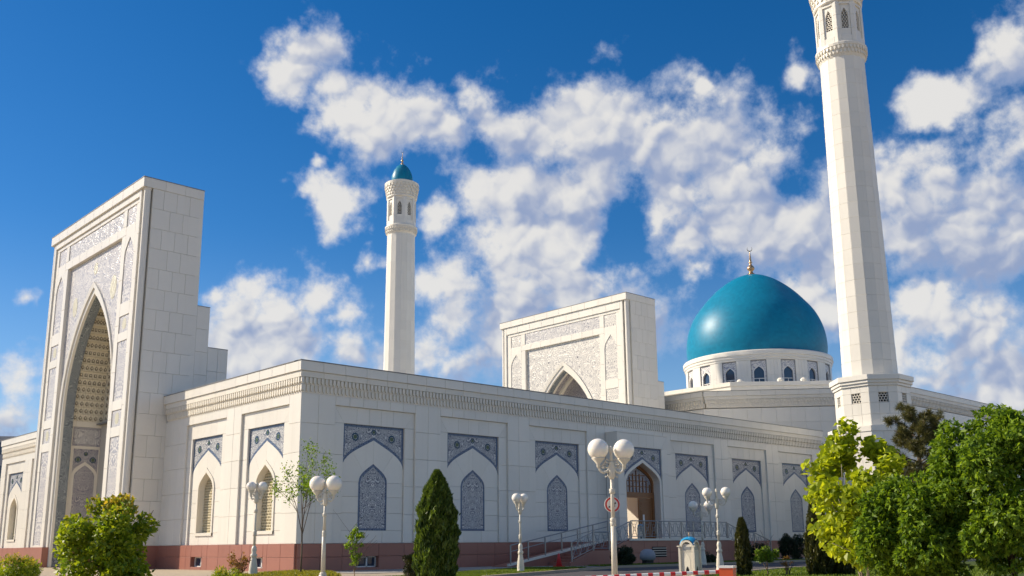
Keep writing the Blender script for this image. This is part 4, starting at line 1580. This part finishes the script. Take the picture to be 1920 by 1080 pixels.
# ------------------------------------------------------------------ street lamps
def lamp(label, x, y, zg, gr_, arm, az, style='ornate', big=False):
    """zg: height of the globe centres, gr_: globe radius, arm: half distance of the globes"""
    root = thing('street_lamp', label, 'street lamp', (x, y, 0), 'two globe street lamps')
    k = zg / 3.5
    c = (x, y)
    top = zg - gr_ * 1.15
    if big:
        MB().lathe([(.20, -.03), (.20, .06), (.15, .09), (.14, .16), (.11, .2), (.12, .23), (.09, .26)], 16, c).build('base', CREAM, root, smooth=True)
        MB().lathe([(.078, .25), (.066, 1.66)], 14, c).build('lower_pole', CREAM, root, smooth=True)
        MB().lathe([(.050, 1.66), (.042, top - .3)], 14, c).build('pole', CREAM, root, smooth=True)
    else:
        MB().lathe([(.19 * k, -.03), (.19 * k, .06), (.165 * k, .10), (.175 * k, .2), (.15 * k, .45), (.11 * k, .68), (.10 * k, .74), (.135 * k, .78), (.13 * k, .84), (.085 * k, .9), (.105 * k, 1.0), (.10 * k, 1.08), (.065 * k, 1.18)], 16, c).build('base', CREAM, root, smooth=True)
        MB().lathe([(.055 * k, 1.15), (.045 * k, 1.9), (.038 * k, top - .3)], 12, c).build('pole', CREAM, root, smooth=True)
    for z in (1.62 * k, 1.70 * k, top - .75, ):
        MB().lathe([(.05 * k, z - .07), (.085 * k, z - .04), (.07 * k, z), (.085 * k, z + .04), (.05 * k, z + .07)], 12, c).build('collar', CREAM, root, smooth=True)
    MB().lathe([(.05 * k, top - .45), (.085 * k, top - .38), (.095 * k, top - .2), (.07 * k, top - .08), (.085 * k, top - .04), (.06 * k, top)], 12, c).build('capital', CREAM, root, smooth=True)
    MB().lathe([(.05 * k, top - .02), (.03 * k, top + .12), (.028 * k, top + .2), (.055 * k, top + .27), (.05 * k, top + .34), (.01, top + .4)], 12, c).build('finial', CREAM, root, smooth=True)
    d = Vector((math.cos(az), math.sin(az), 0))
    cc = Vector((x, y, 0))
    for sg in (-1, 1):
        e = d * sg
        P = lambda r, z: cc + e * r + Vector((0, 0, z))
        zb = top - .12
        mb = MB()
        if style == 'ornate':
            pts = bez((.04, zb - .05), (arm * .5, zb - .22), (arm * .9, zb - .2), (arm, zb + .02), 8)
            mb.tube([P(a, b) for a, b in pts], .03 * k, 6)
            for q in range(2):
                r0 = (.10 - .03 * q) * k
                cx_, cz_ = (arm * (.38 + .3 * q), zb + .02 - .02 * q)
                sp = [(cx_ + r0 * (1 - t / 16) * math.cos(t * .62 + q * 2), cz_ + r0 * (1 - t / 16) * math.sin(t * .62 + q * 2)) for t in range(14)]
                mb.tube([P(a, b) for a, b in sp], .018 * k, 5)
            sp = [(arm * .45 + .07 * k * math.cos(t * .55), zb - .2 + .07 * k * math.sin(t * .55)) for t in range(10)]
            mb.tube([P(a, b) for a, b in sp], .018 * k, 5)
            mb.tube([P(.05, zb + .12), P(arm * .35, zb + .2), P(arm * .5, zb + .1)], .018 * k, 5)
        else:
            pts = bez((.04, zb - .1), (arm * .55, zb - .22), (arm * .98, zb - .25), (arm, zb + .08), 8)
            mb.tube([P(a, b) for a, b in pts], .022 * k, 6)
            sp = [(arm * .42 + .12 * k * (1 - t / 24) * math.cos(t * .5), zb - .06 + .12 * k * (1 - t / 24) * math.sin(t * .5)) for t in range(20)]
            mb.tube([P(a, b) for a, b in sp], .016 * k, 5)
            mb.tube([P(.04, zb + .02), P(arm * .4, zb + .06), P(arm * .62, zb - .12)], .016 * k, 5)
        mb.build('arm', CREAM, root, smooth=True)
        gx = cc + e * arm
        MB().lathe([(.025, zb - .06), (.05 * k, zb), (.045 * k, zb + .05), (gr_ * .62, zg - gr_ * .92), (gr_ * .64, zg - gr_ * .84), (gr_ * .5, zg - gr_ * .8)], 14, (gx.x, gx.y)).build('globe_holder', CREAM, root, smooth=True)
        prof = [(gr_ * math.sin(math.pi * i / 16), zg - gr_ * math.cos(math.pi * i / 16)) for i in range(1, 17)]
        prof[-1] = (0.002, zg + gr_)
        MB().lathe(prof, 28, (gx.x, gx.y)).build('globe', OPAL, root, smooth=True)
    return root


lamp('large two globe lamp with the round road sign, in front of the doorway', -5.41, -24.45, 3.49, .27, .36, R(-47 + 22), 'ornate', True)
lamp('large two globe lamp beside the young tree at the wing corner', -5.72, -11.48, 3.27, .28, .31, R(-47 - 8), 'ornate', True)
lamp('slim two globe lamp before the grilled front windows, left of the corner', -4.98, -5.23, 3.51, .195, .225, R(-47 + 25), 'ornate')
lamp('small two globe lamp on the lawn at the foot of the ramp', 4.2, -10.88, 3.05, .195, .23, R(-47 + 52), 'ornate')
lamp('sunlit lamp with two widely spread globes on curled arms by the barrier', 10.23, -16.56, 3.21, .21, .385, R(-47 - 14), 'curl')
lamp('shaded lamp with spread globes standing close to the entrance platform', 19.01, -9.31, 3.09, .25, .42, R(-47 + 10), 'curl')

# road sign fixed behind the big lamp's pole
sg_ = thing('road_sign', 'round white prohibition sign with red ring behind the big lamp pole', 'sign', (-4.96, -24.17, 2.1))
fs_ = Fr(-5.27, -24.32, -.60, -.80)
circ = lambda r, n=28: [(r * math.cos(2 * math.pi * i / n), 2.1 + r * math.sin(2 * math.pi * i / n)) for i in range(n)]
fs_.part('backing', circ(.205), 0, -.02, WHITE, sg_)
mb = MB()
o_, i_ = circ(.19), circ(.145)
loft(fs_, mb, o_ + o_[:1], i_ + i_[:1], .004, .004)
mb.build('red_ring', RED, sg_)
mb = MB()
fs_.prism(mb, [(.02, 2.0), (.07, 2.05), (.06, 2.1), (.1, 2.13), (.08, 2.16), (.05, 2.14), (.05, 2.22), (.02, 2.2)], .006, .002)
mb.build('symbol', BLACK, sg_)
mb = MB()
fs_.prism(mb, [(-.10, 2.02), (-.06, 2.02), (-.06, 2.06), (-.10, 2.06)], .006, .002)
mb.build('symbol', BLACK, sg_)
mb = MB().tube([(-5.27, -24.32, 2.1), (-5.40, -24.44, 2.1)], .015, 6)
mb.build('bracket', STEEL, sg_)


# ------------------------------------------------------------------ small built things
def kiosk(label, x, y, z, s, az, name='model_pavilion'):
    root = thing(name, label, 'pavilion', (x, y, z))
    mwb = Matrix.Translation((x, y, z)) @ Matrix.Rotation(az, 4, 'Z') @ Matrix.Scale(s, 4)

    def b(mb, nm, mat, par=root, smooth=False):
        V = [mwb @ Vector(v) for v in mb.V]
        m2 = MB()
        m2.V, m2.F, m2.I = [tuple(v) for v in V], mb.F, mb.I
        return m2.build(nm, mat, par, smooth=smooth)
    mb = MB()
    mb.box(-.27, .27, -.27, .27, 0, .06)
    mb.box(-.24, .24, -.24, .24, .06, .84)
    mb.vprism([(-.25, -.25), (.25, -.25), (.25, .25), (-.25, .25)], .84, .88)
    mb.box(-.22, .22, -.22, .22, .88, 1.1)
    b(mb, 'body', CREAM)
    for sx in (-1, 1):
        for sy in (-1, 1):
            b(MB().box(sx * .255 - .035, sx * .255 + .035, sy * .255 - .035, sy * .255 + .035, .06, 1.0), 'corner_post', CREAM)
            b(MB().box(sx * .28 - .045, sx * .28 + .045, sy * .28 - .045, sy * .28 + .045, 1.0, 1.04), 'bracket', CREAM)
    for k in range(4):
        rm = Matrix.Rotation(k * math.pi / 2, 4, 'Z')

        def rot(mb):
            mb.V = [tuple(rm @ Vector(v)) for v in mb.V]
            return mb
        ar = [(.235 * math.cos(t * math.pi / 10), 1.0 + .22 * math.sin(t * math.pi / 10)) for t in range(11)]
        ai = [(.17 * math.cos(t * math.pi / 10), 1.0 + .155 * math.sin(t * math.pi / 10)) for t in range(11)]
        mb = MB()
        n = len(ar)
        mb.strip([(p[0], -.26, p[1]) for p in ar], [(p[0], -.26, p[1]) for p in ai])
        mb.strip([(p[0], -.26, p[1]) for p in ar], [(p[0], -.1, p[1]) for p in ar])
        b(rot(mb), 'gable_arch', CREAM)
        b(rot(MB().prism([(-.13, .90), (.13, .90), (.13, 1.0), (-.13, 1.0)], -.235, -.22)), 'opening', STEEL)
        aw = arch_pts(0, .11, .55, .76, 6)
        b(rot(MB().prism([(-.11, .08), (.11, .08)] + aw, -.246, -.238)), 'blind_arch', MUQ)
        aw = arch_pts(0, .055, .22, .36, 6)
        b(rot(MB().prism([(-.055, .04), (.055, .04)] + aw, -.252, -.244)), 'opening', VOID)
    dome = MB()
    n = 12
    dome.add([(.25 * (2 * i / n - 1), .25 * (2 * j / n - 1), 1.03 + .31 * math.sqrt(max(0, 1 - ((2 * i / n - 1) ** 2 + (2 * j / n - 1) ** 2) / 2))) for j in range(n + 1) for i in range(n + 1)],
             [(j * (n + 1) + i, j * (n + 1) + i + 1, (j + 1) * (n + 1) + i + 1, (j + 1) * (n + 1) + i) for j in range(n) for i in range(n)])
    b(dome, 'roof', TURQ, smooth=True)
    b(MB().lathe([(.03, 1.32), (.02, 1.36), (.028, 1.39), (.012, 1.43), (.002, 1.5)], 8), 'finial', GOLD, smooth=True)


kiosk('small cream model pavilion with turquoise domed roof behind the barrier', 3.1, -20.4, 0, 1.0, R(47 + 8 - 90 + 45 + 3))
kiosk('tiny turquoise topped box by the open entrance door', 21.2, -3.3, ZP, .72, R(40), 'donation_box')

barrier = thing('boom_barrier', 'red and white boom barrier with orange red cabinet beside the pavilion', 'barrier', (-5.6, -27.7, 0))
bx, by = -5.02, -27.55
d47 = R(-47)
mwb = Matrix.Translation((bx, by, 0)) @ Matrix.Rotation(R(22), 4, 'Z')
MB().box(-.16, .16, -.16, .16, -.03, .55).build('cabinet', ORANGE, barrier, mwb, local=True)
MB().box(-.175, .175, -.175, .175, .55, .60).build('cabinet_lid', WHITE, barrier, mwb, local=True)
dv = Vector((-.742, .67, -0.035)).normalized()
p0 = Vector((bx, by, .47)) + dv * .1
for i in range(16):
    a, b_ = p0 + dv * (i * .26), p0 + dv * ((i + 1) * .26)
    MB().tube([a, b_], .042, 8).build('boom_section', WHITE, barrier)
    if i % 1 == 0:
        m_ = (a + b_) / 2
        MB().tube([m_ - dv * .055, m_ + dv * .055], .0445, 8).build('red_band', RED, barrier)
MB().tube([p0 + dv * 4.1 - Vector((0, 0, .5)), p0 + dv * 4.1], .03, 8).build('boom_rest', WHITE, barrier)

cone = thing('traffic_cone', 'red traffic cone at the foot of the left stairs', 'cone', (12.9, -4.6, 0))
MB().lathe([(.17, .04), (.05, .62), (.035, .66), (.03, .68)], 14, (12.9, -4.6)).build('body', RED, cone, smooth=True)
MB().box(12.68, 13.12, -4.82, -4.38, -.012, .04).build('foot', RED, cone)
MB().lathe([(.137, .19), (.112, .31)], 14, (12.9, -4.6)).build('stripe', ORANGE, cone)

fl_ = thing('covered_floodlight', 'grey floodlight wrapped in a cover on the grass before the platform', 'floodlight', (18.2, -6.2, 0))
MB().lathe([(.30, .22), (.42, .3), (.44, .5), (.36, .72), (.2, .82), (.02, .84)], 14, (18.2, -6.2)).build('cover', plain('grey_cover', (.30, .31, .34), .7, bump=.6, bscale=14), fl_, smooth=True)
MB().box(17.9, 18.5, -6.35, -6.05, -.01, .24).build('stand', BLACK, fl_)
vent = F4.part('louvre', [(21.2, .35), (22.5, .35), (22.5, .95), (21.2, .95)], .05, .03, VOID, PLAT)
for i in range(4):
    mb = MB()
    F4.box(mb, 21.2, 22.5, .05, .09, .42 + i * .14, .47 + i * .14)
    mb.build('slat', STEEL, vent)

# far office block at the left edge
fb = thing('office_block', 'far grey office block with window bands beyond the left end', 'building', (-20, 150, 0))
fo = Fr(-20, 140, -.55, -.83)
mb = MB()
fo.box(mb, -60, 60, -14, 0, 0, 17.5)
mb.build('wall', plain('grey_render', (.33, .34, .36), .8), fb)
for j in range(5):
    for i in range(30):
        s = -59 + i * 4
        fo.part('window', [(s, 1.2 + j * 3.4), (s + 3, 1.2 + j * 3.4), (s + 3, 3.0 + j * 3.4), (s, 3.0 + j * 3.4)], .02, -.05, GLASS, fb)


# ------------------------------------------------------------------ vegetation
def quads(name, V, mat, parent, loc):
    """V: (n,4,3) array of leaf corners in world coordinates"""
    V = np.asarray(V, dtype=np.float32)
    n = len(V)
    loc = np.array(loc, dtype=np.float32)
    me = bpy.data.meshes.new('mesh')
    me.vertices.add(n * 4)
    me.vertices.foreach_set('co', (V.reshape(-1, 3) - loc).ravel())
    me.loops.add(n * 4)
    me.loops.foreach_set('vertex_index', np.arange(n * 4, dtype=np.int32))
    me.polygons.add(n)
    me.polygons.foreach_set('loop_start', np.arange(0, n * 4, 4, dtype=np.int32))
    me.update(calc_edges=True)
    me.materials.append(mat)
    o = bpy.data.objects.new(name, me)
    return place(o, parent, Matrix.Translation(Vector([float(v) for v in loc])))


def unit(a):
    return a / np.maximum(np.linalg.norm(a, axis=-1, keepdims=True), 1e-9)


def leaves(g, P, size, aspect, D=None, jit=0.9, fold=0.18, var=0.35):
    """kite-shaped leaves at the points P, tips along D (plus jitter)"""
    n = len(P)
    r = g.normal(size=(n, 3))
    d = unit((D if D is not None else 0) + r * jit)
    a = unit(np.cross(d, g.normal(size=(n, 3))))
    nn = np.cross(d, a)
    L = (size * (1 + var * (g.random(n) * 2 - 1)))[:, None]
    W = L * aspect
    base, tip = P - d * L * .5, P + d * L * .5
    m = P - d * L * .04
    return np.stack([base, m + a * W * .5 + nn * L * fold, tip, m - a * W * .5 + nn * L * fold], 1)


def clumps(g, spec, n, shell=0.55):
    """points in a union of ellipsoids: spec rows (x,y,z,rx,ry,rz,weight); returns points and outward directions"""
    S = np.array(spec, dtype=float)
    w = S[:, 6] / S[:, 6].sum()
    k = g.choice(len(S), size=n, p=w)
    u = unit(g.normal(size=(n, 3)))
    r = (shell + (1 - shell) * g.random(n))[:, None]
    return S[k, :3] + u * r * S[k, 3:6], u


def lumpy(g, c, R3, n, r0, r1, squash=1.0, low=-1.0):
    """many small clumps spread over an ellipsoid's outside so that the outline is uneven"""
    out = []
    while len(out) < n:
        u = unit(g.normal(size=3))
        if u[2] < low:
            continue
        r = 0.45 + 0.5 * g.random() ** .5
        q = np.array(c) + u * np.array(R3) * r
        rr = r0 + (r1 - r0) * g.random()
        out.append((q[0], q[1], q[2], rr, rr, rr * squash, rr ** 2))
    return out


def branches(mb, g, p, d, L, r, depth, spread=.5, n=4):
    p = Vector(p)
    d = Vector(d).normalized()
    pts = [p]
    for i in range(4):
        d = (d + Vector(g.normal(size=3) * .10)).normalized()
        pts.append(pts[-1] + d * L / 4)
    mb.tube(pts, r, 6, r * .55)
    ends = [pts[-1]]
    if depth:
        for i in range(n):
            k = 2 + int(g.random() * 3)
            e = (d + Vector(g.normal(size=3) * spread)).normalized()
            if e.z < -.1:
                e.z = abs(e.z)
            ends += branches(mb, g, pts[min(k, 4)], e, L * (.55 + .25 * g.random()), r * .5, depth - 1, spread, n)
    return ends


def plant(name, label, cat, x, y, group=None):
    return thing(name, label, cat, (x, y, -.02), group)


def bushy(name, label, cat, x, y, c, R3, nl, size, aspect, mat, seed, nclump=40, cr=(.25, .45), trunk=None, shell=.5, jit=.9, drop=0, group=None, core=None, fold=.18, low=-1.0):
    g = np.random.default_rng(seed)
    root = plant(name, label, cat, x, y, group)
    sp = lumpy(g, c, R3, nclump, cr[0], cr[1], low=low)
    sp.append((*c, R3[0] * .6, R3[1] * .6, R3[2] * .6, (R3[0] * .6) ** 2 * 2))
    P, u = clumps(g, sp, nl, shell)
    P = P[P[:, 2] > 0.02]
    u = u[:len(P)]
    D = unit(P - np.array(c)) * .8 + np.array([0, 0, drop])
    quads('crown', leaves(g, P, size, aspect, D, jit, fold), mat, root, (x, y, 0))
    mb = MB()
    if trunk:
        h, r, nb = trunk
        mb.tube([(x, y, -.05), (x + .02, y, h * .5), (x, y + .02, h)], r, 8, r * .8)
        for i in range(nb):
            e = Vector(c) + Vector(g.normal(size=3)) * .5 * min(R3)
            branches(mb, g, (x, y, h * (.6 + .4 * g.random())), e - Vector((x, y, h * .8)), (e - Vector((x, y, h * .8))).length * 1.0, r * .55, 1, .5, 3)
        mb.build('trunk', BARK, root, smooth=True)
    else:
        for i in range(6):
            e = Vector(c) + Vector(g.normal(size=3)) * .6 * min(R3)
            mb.tube([(x + g.normal() * .08, y + g.normal() * .08, -.05), tuple((Vector((x, y, 0)) + e) / 2), tuple(e)], .025, 5, .008)
        mb.build('stems', BARK, root)
    return root


F_BRIGHT = foliage('bright_leaf', (0.14, 0.21, 0.010), (0.46, 0.52, 0.03), trans=.48)
F_MID = foliage('mid_green_leaf', (0.05, 0.115, 0.012), (0.22, 0.33, 0.022), trans=.40, rough=.5, spec=.3)
F_GOLD = foliage('golden_bush_leaf', (0.10, 0.18, 0.012), (0.30, 0.36, 0.02), (0.46, 0.30, 0.05), trans=.42)
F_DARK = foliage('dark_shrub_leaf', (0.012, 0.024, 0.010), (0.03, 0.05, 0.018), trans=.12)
F_CYP = foliage('cypress_spray', (0.03, 0.065, 0.012), (0.13, 0.19, 0.026), trans=.28)
F_CYPD = foliage('dry_cypress_spray', (0.03, 0.04, 0.010), (0.085, 0.085, 0.02), trans=.2)
F_PINE = foliage('pine_needle', (0.035, 0.042, 0.014), (0.16, 0.15, 0.045), trans=.2)
F_RED = foliage('russet_leaf', (0.16, 0.07, 0.02), (0.24, 0.15, 0.03), trans=.3)
F_GRASS = foliage('grass_blade', (0.07, 0.12, 0.012), (0.17, 0.23, 0.02), trans=.3)
F_FLOWER = foliage('yellow_groundcover', (0.12, 0.15, 0.015), (0.34, 0.30, 0.03), trans=.3)

# bushes on the left
bushy('leafy_bush', 'large sunlit leafy bush with bronze shoots before the entrance portal', 'bush', -15.7, -18.4, (-15.7, -18.4, 1.15), (1.0, 1.0, 1.15), 8500, .125, .55, F_GOLD, 11, 46, (.22, .40), trunk=(.7, .05, 5), drop=-.1)
bushy('round_bush', 'low round golden tipped bush at the bottom left edge', 'bush', -18.45, -21.3, (-18.45, -21.3, .42), (.46, .46, .50), 9000, .07, .3, F_GOLD, 12, 30, (.14, .22), drop=.5)
bushy('round_bush', 'low spiky golden green bush under the front windows', 'bush', -14.7, -21.95, (-14.7, -21.95, .28), (.50, .50, .42), 8000, .085, .22, F_GOLD, 13, 26, (.12, .2), drop=.8)
bushy('russet_shrub', 'small russet leaved shrub between the two front windows', 'shrub', -6.65, -7.08, (-6.65, -7.08, .55), (.42, .42, .36), 420, .11, .4, F_RED, 14, 20, (.1, .2), shell=.2)

# young street tree at the corner
def young_tree(label, x, y, h, seed, r, mat, nleaf, spread, lsize, base_h):
    g = np.random.default_rng(seed)
    root = plant('young_tree', label, 'tree', x, y)
    mb = MB()
    ends = []
    mb.tube([(x, y, -.05), (x + .03, y + .02, h * .2), (x, y, h * base_h)], r, 8, r * .75)
    for i in range(6):
        a = i * 1.05 + g.random() * .5
        d = Vector((math.cos(a) * spread, math.sin(a) * spread, 1.0))
        ends += branches(mb, g, (x, y, h * base_h * (.75 + .25 * g.random())), d, h * (1 - base_h) * (.62 + .35 * g.random()), r * .5, 1, .35, 3)
    mb.build('trunk', BARK, root, smooth=True)
    E = np.array([tuple(e) for e in ends])
    P = E[g.integers(0, len(E), nleaf)] + g.normal(size=(nleaf, 3)) * np.array([.13, .13, .22])
    quads('crown', leaves(g, P, lsize, .5, np.array([0, 0, .2]), 1.0), mat, root, (x, y, 0))


young_tree('slender young tree with thin fresh leaves at the corner of the wing', -2.7, -5.0, 4.2, 21, .04, F_MID, 1700, .11, .11, .42)
bushy('sapling', 'small bright sapling with upright shoots in front of the first tiled bay', 'sapling', -5.2, -12.6, (-5.2, -12.6, 1.15), (.34, .34, .78), 700, .10, .5, F_MID, 22, 26, (.07, .14), trunk=(.35, .02, 4), shell=.2, drop=.3)


def cypress(label, x, y, h, r, n, seed, mat, name='cypress', taper=.8, size=.13, power=2.0):
    g = np.random.default_rng(seed)
    root = plant(name, label, 'cypress', x, y)
    z = g.random(n) ** .8 * h
    prof = np.where(z < .18 * h, .86 + .14 * z / (.18 * h), 1 - ((z - .18 * h) / (.82 * h)) ** power * taper)
    ang = g.random(n) * 2 * np.pi
    lump = 1 + .10 * np.sin(ang * 5 + z * 3.1) + .09 * np.sin(ang * 9 - z * 7) + .07 * np.sin(z * 11 + ang * 3) + .10 * (g.random(n) > .93)
    rad = r * np.maximum(prof, .04) * lump * (0.72 + .30 * g.random(n))
    P = np.stack([x + np.cos(ang) * rad, y + np.sin(ang) * rad, z], 1)
    D = np.stack([np.cos(ang) * .45, np.sin(ang) * .45, np.full(n, 1.25)], 1)
    quads('crown', leaves(g, P, size, .30, D, .42, .12), mat, root, (x, y, 0))
    mb = MB().lathe([(r * .10, -.05), (r * .62, .1 * h), (r * .60, .3 * h), (r * .42, .6 * h), (r * .1, .93 * h)], 10, (x, y))
    mb.build('inner_wood', BARK, root)
    return root


cypress('dense green cone shaped cypress standing before the second tiled bay', -4.6, -16.3, 3.45, .62, 30000, 31, F_CYP, taper=.93, size=.17, power=3.3)
cypress('thin dark columnar cypress between the barrier and the little round tree', 4.25, -21.75, 1.92, .23, 6000, 32, F_CYPD, taper=.8, size=.14, power=3.5)
cypress('olive columnar cypress at the left edge of the bright big leaved tree', 6.0, -23.55, 2.4, .40, 12000, 33, F_CYPD, taper=.6)
cypress('short dark cypress half hidden under the bright big leaved tree', 6.7, -24.0, 1.55, .38, 9000, 34, F_CYPD, taper=.5)
bushy('round_shrub', 'small olive shrub tucked behind the left side of the cone cypress', 'shrub', -3.8, -14.0, (-3.8, -14.0, .45), (.36, .36, .45), 5000, .06, .4, F_CYPD, 35, 24, (.1, .18))

# clipped dark shrubs before the platform
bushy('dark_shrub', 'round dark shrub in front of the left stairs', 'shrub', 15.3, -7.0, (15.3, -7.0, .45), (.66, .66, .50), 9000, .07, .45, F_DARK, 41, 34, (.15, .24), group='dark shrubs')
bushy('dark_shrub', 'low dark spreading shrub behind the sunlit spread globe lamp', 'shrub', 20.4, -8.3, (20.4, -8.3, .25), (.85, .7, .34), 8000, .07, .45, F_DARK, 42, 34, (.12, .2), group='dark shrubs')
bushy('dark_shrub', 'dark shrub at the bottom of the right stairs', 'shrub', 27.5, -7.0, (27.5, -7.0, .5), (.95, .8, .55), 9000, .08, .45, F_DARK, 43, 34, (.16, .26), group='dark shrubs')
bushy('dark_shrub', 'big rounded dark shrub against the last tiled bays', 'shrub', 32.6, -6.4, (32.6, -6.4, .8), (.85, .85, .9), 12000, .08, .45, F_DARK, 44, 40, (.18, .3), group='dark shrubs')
bushy('small_tree', 'little round green tree on the lawn right of the barrier', 'tree', 4.95, -22.2, (4.95, -22.2, .66), (.42, .42, .34), 1700, .075, .55, F_MID, 45, 26, (.09, .16), trunk=(.3, .022, 5), shell=.3, low=-.5)
bushy('dry_shrub', 'thin yellowish dry shrub on the lawn left of the columnar cypress', 'shrub', 5.5, -22.6, (5.5, -22.6, .45), (.18, .18, .26), 160, .07, .4, F_RED, 46, 12, (.05, .1), shell=.1)


# bright big-leaved tree
def big_leaf_tree():
    g = np.random.default_rng(51)
    x, y = -2.3, -29.5
    root = plant('catalpa_tree', 'bright yellow green tree with big leaves in front of the right wing', 'tree', x, y)
    mb = MB()
    ends = []
    for i in range(5):
        a = i * 1.3
        ends += branches(mb, g, (x + .05 * math.cos(a), y + .05 * math.sin(a), -.05), (math.cos(a) * .28, math.sin(a) * .28, 1), 1.5 + .5 * g.random(), .03, 1, .45, 3)
    mb.build('trunk', PALEBARK, root, smooth=True)
    sp = lumpy(g, (x, y, 2.1), (1.25, 1.25, 1.55), 80, .18, .38)
    sp += [(x - .15, y + .1, 3.65, .3, .3, .42, .2), (x + .25, y - .3, 3.3, .35, .35, .35, .2)]
    P, u = clumps(g, sp, 5200, .4)
    D = unit(P - np.array([x, y, 2.0])) * .55 + np.array([0, 0, -.55])
    # heart-shaped leaves: two kites side by side share a midrib
    n = len(P)
    d = unit(D + g.normal(size=(n, 3)) * .65)
    a = unit(np.cross(d, g.normal(size=(n, 3)) * .5 + np.array([0, 0, 1.0])))
    nn = np.cross(a, d)
    L = (.145 * (1 + .45 * (g.random(n) * 2 - 1)))[:, None]
    base, tip = P - d * L * .45, P + d * L * .6
    V = []
    for s in (-1, 1):
        w1 = P - d * L * .30 + a * (s * L * .44) + nn * L * .14
        w2 = P + d * L * .14 + a * (s * L * .40) + nn * L * .16
        V.append(np.stack([base, w1, w2, tip], 1))
    quads('crown', np.concatenate(V), F_BRIGHT, root, (x, y, 0))


big_leaf_tree()


# the big dense tree on the right: drooping leaf bunches
def bunch_tree(label, x, y, spec_fn, n, seed, trunk_h):
    g = np.random.default_rng(seed)
    root = plant('broadleaf_tree', label, 'tree', x, y, 'dense green trees')
    sp = spec_fn(g)
    P, u = clumps(g, sp, n, .62)
    keep = P[:, 2] > .1
    P, u = P[keep], u[keep]
    V = []
    for k in range(5):
        m = len(P)
        d = unit(u * .55 + g.normal(size=(m, 3)) * .55 + np.array([0, 0, -.55]))
        V.append(leaves(g, P + d * .055, .13, .40, d, .2, .14))
    quads('crown', np.concatenate(V), F_MID, root, (x, y, 0))
    mb = MB()
    mb.tube([(x, y, -.05), (x + .05, y, trunk_h * .5), (x, y + .05, trunk_h)], .11, 9, .08)
    for i in range(6):
        s = sp[int(g.random() * len(sp))]
        e = Vector(s[:3])
        q = Vector((x, y, trunk_h * .8))
        branches(mb, g, q, e - q, (e - q).length * .6, .05, 1, .4, 3)
    mb.build('trunk', BARK, root, smooth=True)


bunch_tree('largest dense green tree filling the right edge of the view', -3.3, -33.2, lambda g: lumpy(g, (-3.3, -33.2, 2.15), (1.35, 1.35, 1.5), 60, .28, .5) + [(-3.3, -33.2, 2.0, 1.0, 1.0, 1.2, 1.2)], 9500, 61, 1.2)
bunch_tree('lower dense green tree between the bright tree and the largest one', -3.3, -31.35, lambda g: lumpy(g, (-3.3, -31.35, 1.3), (1.25, 1.25, 1.2), 54, .24, .42) + [(-3.3, -31.35, 1.2, .8, .8, .9, .8)], 7500, 62, .8)


def pine():
    g = np.random.default_rng(71)
    x, y = 17.2, -22.3
    root = plant('pine_tree', 'dark olive pine rising between the bright tree and the dense tree', 'tree', x, y)
    mb = MB()
    mb.tube([(x, y, -.05), (x + .1, y, 2.5), (x, y + .1, 4.4), (x, y, 5.9)], .16, 8, .04)
    tips = []
    for i in range(46):
        z = 1.9 + 4.2 * (i / 46) + g.random() * .2
        a = i * 2.4 + g.random() * .6
        L = (2.1 - .36 * max(0, z - 3.2)) * (.65 + .45 * g.random())
        e = Vector((x + math.cos(a) * L, y + math.sin(a) * L, z + .35 + .3 * g.random()))
        mb.tube([(x, y, z), tuple((Vector((x, y, z)) + e) / 2 + Vector((0, 0, .02))), tuple(e)], .035, 5, .012)
        for q in range(10):
            t = .38 + .6 * g.random()
            tips.append(np.array([x, y, z]) * (1 - t) + np.array(e) * t + g.normal(size=3) * .13)
    tips.append(np.array([x, y, 6.1]))
    mb.build('trunk', BARK, root, smooth=True)
    T = np.array(tips)
    n = 130
    P = np.repeat(T, n, 0)
    d = unit(g.normal(size=P.shape) + np.array([0, 0, .5]))
    quads('crown', leaves(g, P + d * .12, .26, .055, d, .06, .0), F_PINE, root, (x, y, 0))


pine()

# grass and ground cover
g = np.random.default_rng(81)


def turf(poly, n, h, mat, name, label, cat):
    P = np.array(poly)
    lo, hi = P.min(0), P.max(0)
    pts = []
    while len(pts) < n:
        q = lo + g.random(2) * (hi - lo)
        if inside(q, poly):
            pts.append((q[0], q[1], 0.0))
    A = np.array(pts)
    hh = h * (.6 + .8 * g.random(n))
    A[:, 2] = hh * .5 - .01
    D = np.tile(np.array([0, 0, 1.0]), (n, 1))
    V = leaves(g, A, h, .28, D, .28, .05)
    o = quads(name, V, mat, None, (float(A[:, 0].mean()), float(A[:, 1].mean()), 0))
    tag(o, label, cat, None, 'stuff')


turf(LAWNS[0][1], 26000, .09, F_GRASS, 'grass', 'short sunlit grass on the strip beside the wing', 'grass')
turf([(14.3, -8.6), (34, -8.6), (34, -5.0), (14.3, -5.0)], 16000, .09, F_GRASS, 'grass', 'shaded grass in front of the entrance platform', 'grass')
turf([(2.6, -21.0), (13.8, -17.8), (20, -17.8), (20, -28), (4, -28)], 24000, .10, F_GRASS, 'grass', 'sunlit grass around the cypresses on the right', 'grass')
turf(LAWNS[3][1], 7000, .14, F_FLOWER, 'ground_cover', 'yellow flowering ground cover at the corner of the wing', 'plants')
